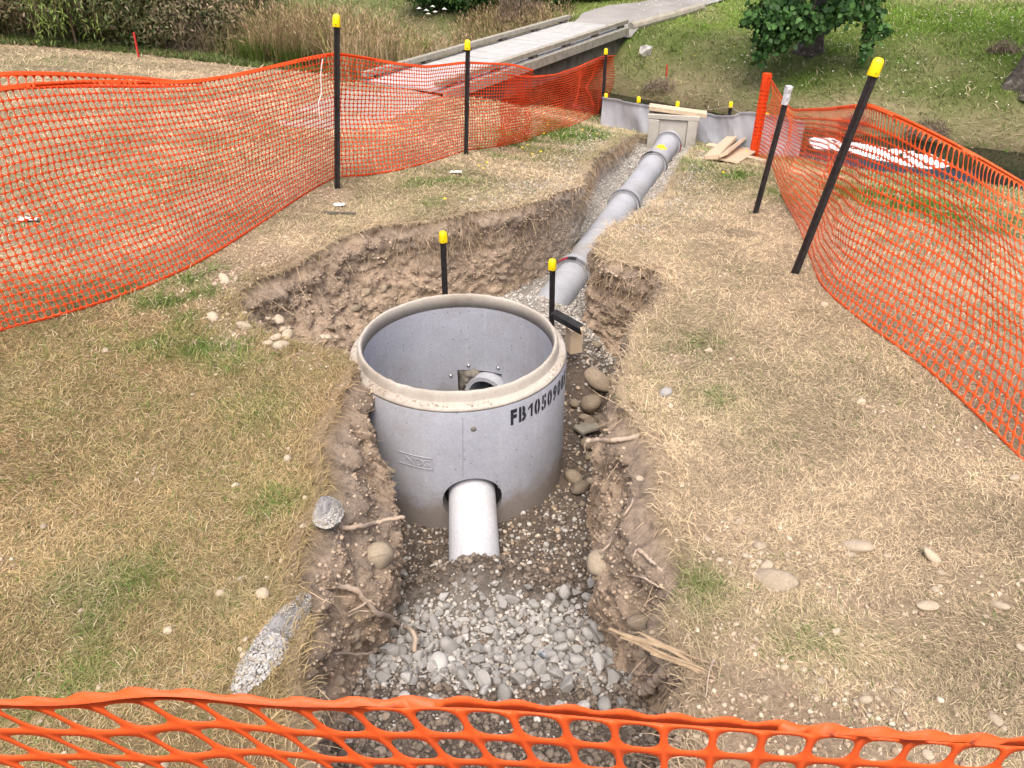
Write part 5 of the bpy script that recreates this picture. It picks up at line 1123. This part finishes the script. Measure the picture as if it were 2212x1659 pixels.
# flowers in the turf
def dots(name, P, r, colr, lab=None):
    k = len(P); a = np.arange(7) * 2 * math.pi / 7; V = P[:, None, :] + np.stack([np.cos(a), np.sin(a), 0 * a], -1)[None] * np.broadcast_to(r, k)[:, None, None]; V[:, :, 2] += RNG.uniform(-.3, .3, (k, 7)) * np.broadcast_to(r, k)[:, None]
    top = P[:, None, :] + np.array([[[0, 0, .5]]]) * np.broadcast_to(r, k)[:, None, None]; V = np.concatenate([V, top], 1); b = (np.arange(k) * 8)[:, None, None]
    F = b + np.array([[[q, (q + 1) % 7, 7] for q in range(7)]]); o = link(name, mesh(name, V.reshape(-1, 3), [F.reshape(-1, 3)], M['leaf'], False, np.tile(np.array(colr), (k * 8, 1)))); return tag(o, lab, None, None, 'stuff')
fx_ = [(1183,281),(1230,268),(1258,292),(1290,300),(1128,331),(1150,345),(1168,340),(1052,365),(1045,378),(1035,372),(951,505),(962,445),(1140,325),(1175,300),(1420,135),(1500,128),(1585,108),(1470,118),(1650,280),(1640,292),(1610,330),(1612,338),(1870,515),(1660,245),(1900,520),(2200,470),(1395,150),(1690,310),(1700,330),(1300,262),(1205,282),(1100,300),(1085,285),(1000,262),(900,305),(930,285),(870,290),(1560,385),(1370,440)]
P = np.array([gp(a, b) for a, b in fx_ if not (1010 < a < 1 )]); P = P[~inside(P[:, 0], P[:, 1])]; P[:, 2] += .06
dots('dandelions', P, .014, (.85, .62, .01))
k = 900; x = RNG.uniform(2.5, 10, k); y = RNG.uniform(11, 21, k); s = svec(x, y); m_ = (s > 12.8) & (vn2(x * .8, y * .8, 5) > .45); x, y = x[m_], y[m_]
dots('clover_flowers', np.column_stack([x, y, ground(x, y) + .06]), RNG.uniform(.010, .018, len(x)), (.72, .72, .66))

# ------------------------------------------------------------------ scrub, rushes and tall grass
def leafcloud(k, c, rad, seed, leaf, cols, droop=0, shell=.35, aspect=.5, low=.0):
    r_ = np.random.default_rng(seed); d = r_.normal(size=(k, 3)); d /= np.linalg.norm(d, axis=1)[:, None]; rr = (shell + (1 - shell) * r_.random(k)) ** .6
    P = d * rr[:, None] * np.array(rad)[None]; f = 1 + .9 * fbm3(d * 1.0 + seed, 2.2, seed, 3); P *= f[:, None]; P += np.array(c)
    nd = d + r_.normal(0, .7, (k, 3)); nd[:, 2] += .35; nd /= np.linalg.norm(nd, axis=1)[:, None]
    u = np.cross(nd, r_.normal(size=(k, 3))); u /= np.linalg.norm(u, axis=1)[:, None]; u[:, 2] -= droop; u /= np.linalg.norm(u, axis=1)[:, None]; v = np.cross(nd, u)
    s = leaf * r_.uniform(.6, 1.4, k)[:, None]; a = aspect
    V = np.stack([P, P + u * s * .35 + v * s * a * .5 + nd * s * .06, P + u * s * .72 + v * s * a * .36, P + u * s, P + u * s * .72 - v * s * a * .36, P + u * s * .35 - v * s * a * .5 + nd * s * .06], 1)
    b = (np.arange(k) * 6)[:, None]; F = np.vstack([b + np.array([[0, 1, 2, 3]]), b + np.array([[0, 3, 4, 5]])])
    cols = np.array(cols); cc = cols[r_.integers(0, len(cols), k)] * r_.uniform(.65, 1.35, (k, 1)); return V.reshape(-1, 3), F, np.repeat(cc, 6, 0)
def stems(c, rad, k, r0, seed, mat, parent, nm='stems'):
    r_ = random.Random(seed); mb = MB()
    for _ in range(k):
        a = r_.uniform(0, 6.28); e = r_.uniform(.3, .95); tip = Vector((c[0] + math.cos(a) * rad[0] * e, c[1] + math.sin(a) * rad[1] * e, c[2] + rad[2] * r_.uniform(.1, .8))); b = Vector((c[0] + math.cos(a) * .12, c[1] + math.sin(a) * .12, c[2] - rad[2] * 1.0))
        m = (tip + b) / 2 + Vector((r_.uniform(-.1, .1), r_.uniform(-.1, .1), .12)); mb.tube(catmull([b, m, tip], 8), list(np.linspace(r0, r0 * .3, 8)), 5)
    return mb.obj(nm, M[mat], parent)
def bush(px, py, back, rad, k, leaf, cols, label, seed, cat='bush', name='scrub_bush', group=None, droop=.5, aspect=.32, lift=.9, mat='leaf'):
    p = gp(px, py); d = p[:2] / np.linalg.norm(p[:2]); p[:2] += d * back; p[2] = float(ground(p[0], p[1])); c = (p[0], p[1], p[2] + rad[2] * lift)
    e = empty(name, p, label, cat, group); V, F, cc = leafcloud(k, c, rad, seed, leaf, cols, droop, aspect=aspect); fix(link('crown', mesh('crown', V, [F], M[mat], False, cc)), e); stems(c, rad, 9, .018, seed, 'twig', e); return e
DK = [(.12, .15, .06), (.16, .155, .075), (.19, .16, .09), (.09, .12, .045)]; BR_ = [(.26, .20, .13), (.32, .25, .17), (.20, .165, .10), (.17, .175, .08)]; GR = [(.05, .10, .022), (.075, .14, .03), (.035, .07, .02)]; WIL = [(.30, .40, .10), (.22, .33, .08), (.16, .24, .06)]
bush(-120, 88, .35, (1.3, .9, .95), 15000, .075, DK + BR_, 'brown green scrub bush at the far left edge of the lawn', 1)
bush(70, 93, .4, (1.15, .9, .95), 15000, .075, BR_ + DK, 'dull brown scrub bush left of the light green weeping bush', 2)
bush(300, 112, .45, (1.1, .8, .9), 15000, .075, DK + GR[:1], 'dark olive scrub bush behind the leaning red peg', 3)
bush(392, 122, .55, (.8, .7, .8), 12000, .07, BR_ + DK, 'brownish scrub bush between the olive bush and the dead brush', 4)
bush(515, 132, .85, (.9, .8, .95), 12000, .07, BR_ + DK, 'brown leaved scrub bush right of the dead brush', 5)
bush(200, 70, 1.8, (2.0, 1.2, 1.5), 15000, .09, DK, 'tall dark scrub bush rising behind the weeping bush', 6, lift=.8)
bush(520, 70, 1.8, (2.2, 1.2, 1.5), 15000, .09, DK + BR_, 'tall dark scrub bush rising behind the dead brush', 7, lift=.8)
bush(-200, 60, 2.6, (2.2, 1.2, 1.6), 12000, .09, DK + BR_, 'tall brown scrub bush at the extreme left', 17, lift=.8)
# weeping light green bush: hanging leafy strands
p = gp(165, 96); d = p[:2] / np.linalg.norm(p[:2]); p[:2] += d * -.45; p[2] = float(ground(p[0], p[1])); e = empty('weeping_bush', p, 'light green weeping bush with hanging leafy strands at the far left', 'bush'); mb = MB(); LP = []
for q in range(46):
    a = RNG.uniform(0, 6.28); r = RNG.uniform(.1, .75); top = Vector((p[0] + math.cos(a) * r * .6, p[1] + math.sin(a) * r * .5, p[2] + RNG.uniform(1.2, 1.7))); end = Vector((p[0] + math.cos(a) * r * 1.15, p[1] + math.sin(a) * r, p[2] + RNG.uniform(.15, .9)))
    C = catmull([(p[0], p[1], p[2] + .9), top, (top + end) / 2 + Vector((math.cos(a) * .1, math.sin(a) * .1, .05)), end], 26); mb.tube(C[::3], .004, 4); LP += [C[i] for i in range(8, 26)] * 4
mb.tube([(p[0], p[1], p[2] - .05), (p[0] + .03, p[1], p[2] + .95)], [.02, .012], 8); mb.obj('stems', M['twig'], e)
LP = np.array(LP); LP += RNG.normal(0, .03, LP.shape); k = len(LP); cl_ = np.array(WIL)[RNG.integers(0, 3, k)] * RNG.uniform(.6, 1.35, (k, 1))
fix(blades('leaves', LP, RNG.uniform(.06, .12, k), RNG.uniform(.012, .02, k), cl_, RNG.uniform(1.7, 2.8, k), RNG.uniform(0, 6.28, k), RNG.uniform(0, .4, k), M['leaf'], None, None), e)
# dead brush heap
def brush(px, py, back, rx, rz, k, label, seed, name='dead_brush', cat='dead brush', cols=((.24, .185, .15), (.32, .25, .205), (.17, .13, .105))):
    r_ = np.random.default_rng(seed); p = gp(px, py); d = p[:2] / np.linalg.norm(p[:2]); p[:2] += d * back; p[2] = float(ground(p[0], p[1])); a = r_.uniform(0, 6.28, k); r = np.sqrt(r_.random(k)) * rx; x = p[0] + np.cos(a) * r; y = p[1] + np.sin(a) * r * .7
    z = p[2] + rz * (1 - (r / rx) ** 2) * r_.random(k); c = np.array(cols)[r_.integers(0, len(cols), k)] * r_.uniform(.6, 1.3, (k, 1))
    o = blades(name, np.column_stack([x, y, z]), r_.uniform(.12, .35, k) * max(.4, rz), r_.uniform(.004, .010, k), c, r_.uniform(.3, 2.6, k), r_.uniform(0, 6.28, k), r_.uniform(-.3, 1, k), M['blade'], label, None); return tag(o, label, cat)
brush(436, 120, -.05, .55, .95, 4200, 'pinkish brown heap of dead brush at the lawn edge, between two scrub bushes', 5)
brush(1128, 50, .1, .6, .75, 2500, 'dead grey brown shrub left of the far end of the bridge', 6)
brush(2165, 122, .3, .28, .22, 900, 'heap of dry dead leaves beside the right tree trunk', 7, 'leaf_heap', 'leaf heap')
brush(1845, 268, .0, .22, .16, 700, 'tuft of dead grey grass on the far bank above the leaning post', 8, 'dead_grass_tuft', 'dead grass')
brush(2005, 285, .0, .32, .24, 1100, 'grey tangle of dead grass hanging on the far bank by the water', 9, 'dead_grass_tuft', 'dead grass')
brush(1430, 205, .2, .32, .14, 700, 'dull tangle of dead stalks on the far bank over the grey fabric', 10, 'dead_grass_tuft', 'dead grass')
# green bushes beyond the bridge
for q, (px, py, bk, rad, lab) in enumerate(((950, 44, .6, (.95, .7, .75), 'leftmost dark green glossy bush behind the tall grass'), (1050, 46, .5, (.95, .7, .75), 'dark green glossy bush behind the dead grey shrub'), (1165, 42, .8, (.8, .6, .75), 'dark green glossy bush past the far end of the bridge'), (1265, 20, .9, (.75, .6, .7), 'dark green glossy bush beside the gravel path'), (1360, 6, .9, (.8, .6, .7), 'rightmost dark green bush, farthest along the gravel path'))):
    bush(px, py, bk, rad, 6500, .085, [(.035, .10, .02), (.055, .14, .03), (.025, .065, .015), (.07, .17, .035)], lab, 30 + q, name='green_bush', droop=.15, aspect=.55)
# tall dry grass left of the bridge
BL_ = np.array([gp(a, b)[:2] for a, b in ((-700, 75), (-250, 82), (0, 95), (150, 103), (300, 116), (450, 132), (560, 146), (680, 156), (790, 166))])
def behind(t, d):
    q = np.interp(t, np.linspace(0, 1, len(BL_)), BL_[:, 0]); w_ = np.interp(t, np.linspace(0, 1, len(BL_)), BL_[:, 1]); return q + d * .10, w_ + d
k = 34000; t = RNG.uniform(.70, 1.0, k); d = RNG.uniform(.15, 6.5, k); x, y = behind(t, d); x2 = RNG.uniform(-2.6, 1.8, k); y2 = RNG.uniform(10.5, 19.0, k); x = np.concatenate([x, x2]); y = np.concatenate([y, y2])
ob, l, c = on_bridge(x, y); s = SX * x + SY * y; keep = (c < -BW / 2 - .12) & (l > -.2 - .0 * c) & (c > -3.4) & ~((s > 10.9) & (s < 12.2)) & (l < 7.4) & (s < 13.9) & (RNG.random(len(x)) < .25 + vn2(x * 1.5, y * 1.5, 4)) & ~inside(x, y, PATHP)
x, y, l = x[keep], y[keep], l[keep]; k = len(x); cols = np.array([[.44, .33, .20], [.36, .25, .16], [.50, .40, .26], [.30, .25, .12], [.17, .19, .06]]); cc = cols[RNG.integers(0, 5, k)] * RNG.uniform(.7, 1.3, (k, 1))
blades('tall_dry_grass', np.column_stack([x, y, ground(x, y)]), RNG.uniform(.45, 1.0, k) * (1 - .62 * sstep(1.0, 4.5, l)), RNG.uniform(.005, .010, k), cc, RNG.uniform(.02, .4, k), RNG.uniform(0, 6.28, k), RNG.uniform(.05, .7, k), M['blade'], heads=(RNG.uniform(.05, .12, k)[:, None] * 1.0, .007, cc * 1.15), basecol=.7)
# green undergrowth at the foot of the scrub
k = 26000; t = RNG.uniform(0, .99, k); d = RNG.exponential(.5, k); x, y = behind(t, d - .12); ob, l, c = on_bridge(x, y); keep = ~ob & (d < 3); x, y, d = x[keep], y[keep], d[keep]; k = len(x)
cols = np.array([[.12, .19, .06], [.15, .22, .06], [.09, .14, .045], [.26, .22, .12]]); cc = cols[RNG.integers(0, 4, k)] * RNG.uniform(.6, 1.3, (k, 1))
blades('undergrowth', np.column_stack([x, y, ground(x, y)]), RNG.uniform(.08, .20, k) * (.45 + 1.6 * np.clip(d, 0, 1)), RNG.uniform(.006, .014, k), cc, RNG.uniform(.1, .9, k), RNG.uniform(0, 6.28, k), RNG.uniform(.1, 1, k), M['blade'])
k = 9000; t = RNG.uniform(0, .80, k); d = RNG.uniform(.30, 1.5, k); x, y = behind(t, d); cols = np.array([[.34, .26, .16], [.24, .22, .09], [.16, .22, .06], [.42, .33, .21], [.20, .15, .10]]); sel = np.clip((vn2(x * 1.1, y * 1.1, 3) * 6.5 - .8).astype(int) + RNG.integers(-1, 2, k), 0, 4); cc = cols[sel] * RNG.uniform(.6, 1.25, (k, 1))
kp = RNG.random(k) < .15 + vn2(x * 2, y * 2, 14); x, y, cc, d = x[kp], y[kp], cc[kp], d[kp]; k = len(x)
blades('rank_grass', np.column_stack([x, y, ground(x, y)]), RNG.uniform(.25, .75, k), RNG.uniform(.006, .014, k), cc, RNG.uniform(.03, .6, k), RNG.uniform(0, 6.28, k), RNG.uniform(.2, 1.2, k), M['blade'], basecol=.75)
def rush(px, py, r, h, k, label, seed, col=(.20, .30, .05)):
    r_ = np.random.default_rng(seed); p = gp(px, py); a = r_.uniform(0, 6.28, k); rr = np.sqrt(r_.random(k)) * r; x = p[0] + np.cos(a) * rr; y = p[1] + np.sin(a) * rr
    o = blades('rush_clump', np.column_stack([x, y, ground(x, y)]), r_.uniform(.6, 1.1, k) * h, r_.uniform(.008, .016, k), np.array([col]) * r_.uniform(.55, 1.3, (k, 1)), r_.uniform(.03, .5, k), a + r_.normal(0, .5, k), r_.uniform(.1, .9, k), M['blade'], label, None); tag(o, label, 'rush clump', 'green rush clumps')
rush(868, 140, .22, .55, 420, 'bright green rush clump at the left end of the bridge rail, larger of two', 1); rush(912, 132, .16, .42, 260, 'bright green rush clump close by the bridge rail, smaller of two', 2)
rush(640, 148, .3, .5, 420, 'green rush clump at the lawn edge left of the nearest left post', 3, (.12, .19, .04)); rush(565, 140, .25, .5, 360, 'green rush clump at the lawn edge below the brown scrub', 4, (.13, .21, .04)); rush(705, 152, .3, .5, 400, 'green rush clump at the lawn edge just behind the nearest left post', 5, (.10, .16, .035))
P = np.array([yp(a, b, 14.5) for a, b in ((905, 18), (921, 22), (935, 14), (940, 26), (925, 30), (960, 19))]); dots('umbel_flowers', P, .045, (.7, .7, .66))

# ------------------------------------------------------------------ trees
def tree(base, top, r0, r1, label, crown_c, rad, k, leaf, cols, limbs, seed, flare=2.0):
    e = empty('broadleaf_tree', base, label, 'tree'); b = Vector(base); t = Vector(top); C = catmull([b - Vector((0, 0, .15)), b.lerp(t, .35) + Vector((.04, .03, 0)), b.lerp(t, .7) - Vector((.03, 0, 0)), t], 26); nn = 22; vs = []; fs = []
    for i, c in enumerate(C):
        u = i / 25; r = r0 + (r1 - r0) * u + r0 * (flare - 1) * math.exp(-u * 14)
        for q in range(nn):
            a = 2 * math.pi * q / nn; pt = np.array([[math.cos(a), math.sin(a), c[2] * 1.0]]); rr = r * (1 + .30 * math.exp(-u * 12) * math.sin(a * 5 + seed) + .35 * float(fbm3(pt * np.array([[1.5, 1.5, .8]]) + seed, 1.6, seed, 3)[0])); vs.append((c[0] + rr * math.cos(a), c[1] + rr * math.sin(a), c[2]))
    fs = [(i * nn + q, i * nn + (q + 1) % nn, (i + 1) * nn + (q + 1) % nn, (i + 1) * nn + q) for i in range(25) for q in range(nn)]; tk_ = MB().add(vs, fs).obj('trunk', M['bark'], e, True)
    rnd = random.Random(seed); cl, F_, cc_ = [], [], []; nvt = 0
    for q in range(limbs):
        a = rnd.uniform(0, 6.28); h = rnd.uniform(.35, .95); st = b.lerp(t, h); el = Vector((crown_c[0] + math.cos(a) * rad[0] * rnd.uniform(.5, .95), crown_c[1] + math.sin(a) * rad[1] * rnd.uniform(.4, .9), crown_c[2] + rad[2] * rnd.uniform(-.8, .8)))
        md = st.lerp(el, .5) + Vector((0, 0, .25)); P_ = catmull([st, md, el], 9); MB().tube(P_, list(np.linspace(r1 * .75, r1 * .12, 9)), 6).obj('limb', M['twig']).parent = tk_
    V, F, cc = leafcloud(k, crown_c, rad, seed, leaf, cols, .55, shell=.05, aspect=.78); fix(link('crown', mesh('crown', V, [F], M['leaf'], False, cc)), e); return e
TL = [(.045, .12, .03), (.065, .16, .04), (.03, .08, .022), (.09, .20, .055)]
tb = gp(1748, 112)
te = tree(tb, (tb[0] - .05, tb[1], tb[2] + 3.2), .16, .09, 'leafy green tree on the far bank, crown hanging low over a knotted trunk foot', (tb[0] - .30, tb[1] - .9, 2.05), (1.2, .95, 1.35), 8500, .088, TL, 12, 11, 2.2)
# hanging sprays that reach lower than the crown
for q, (px, py, r, h, k) in enumerate(((1665, 45, .30, .42, 420), (1648, 108, .13, .22, 110), (1628, 30, .16, .2, 110), (1715, 30, .34, .38, 420), (1735, 72, .22, .14, 130), (1885, 50, .15, .50, 190), (1868, 112, .10, .18, 60), (1912, 62, .10, .14, 40), (1830, 15, .36, .26, 430), (1775, 40, .24, .20, 200), (1690, 90, .14, .14, 80))):
    c = yp(px, py, tb[1] - 1.0); k = int(k * 1.5); tw_ = catmull([(tb[0] - .1, tb[1] - .3, tb[2] + 2.1 + .1 * q), (c[0] * .7 + tb[0] * .3, c[1] + .1, c[2] + h + .5), (c[0], c[1], c[2] - h * .7)], 12); MB().tube(tw_, list(np.linspace(.018, .004, 12)), 5).obj('twig', M['twig'], te)
    V, F, cc = leafcloud(k, c, (r, r, h), 60 + q, .088, TL, .6, shell=.0, aspect=.78); o = fix(link('leaf_spray', mesh('leaf_spray', V, [F], M['leaf'], False, cc)), te)
rt_ = gp(2218, 182)
tree((rt_[0] + .05, rt_[1], rt_[2]), (rt_[0] + .42, rt_[1] + .25, rt_[2] + 4.2), .22, .16, 'dark furrowed tree trunk leaning at the right edge of the picture', (rt_[0] + .9, rt_[1] + .4, rt_[2] + 5.0), (1.8, 1.6, 1.2), 5000, .12, TL, 7, 12, 1.9)
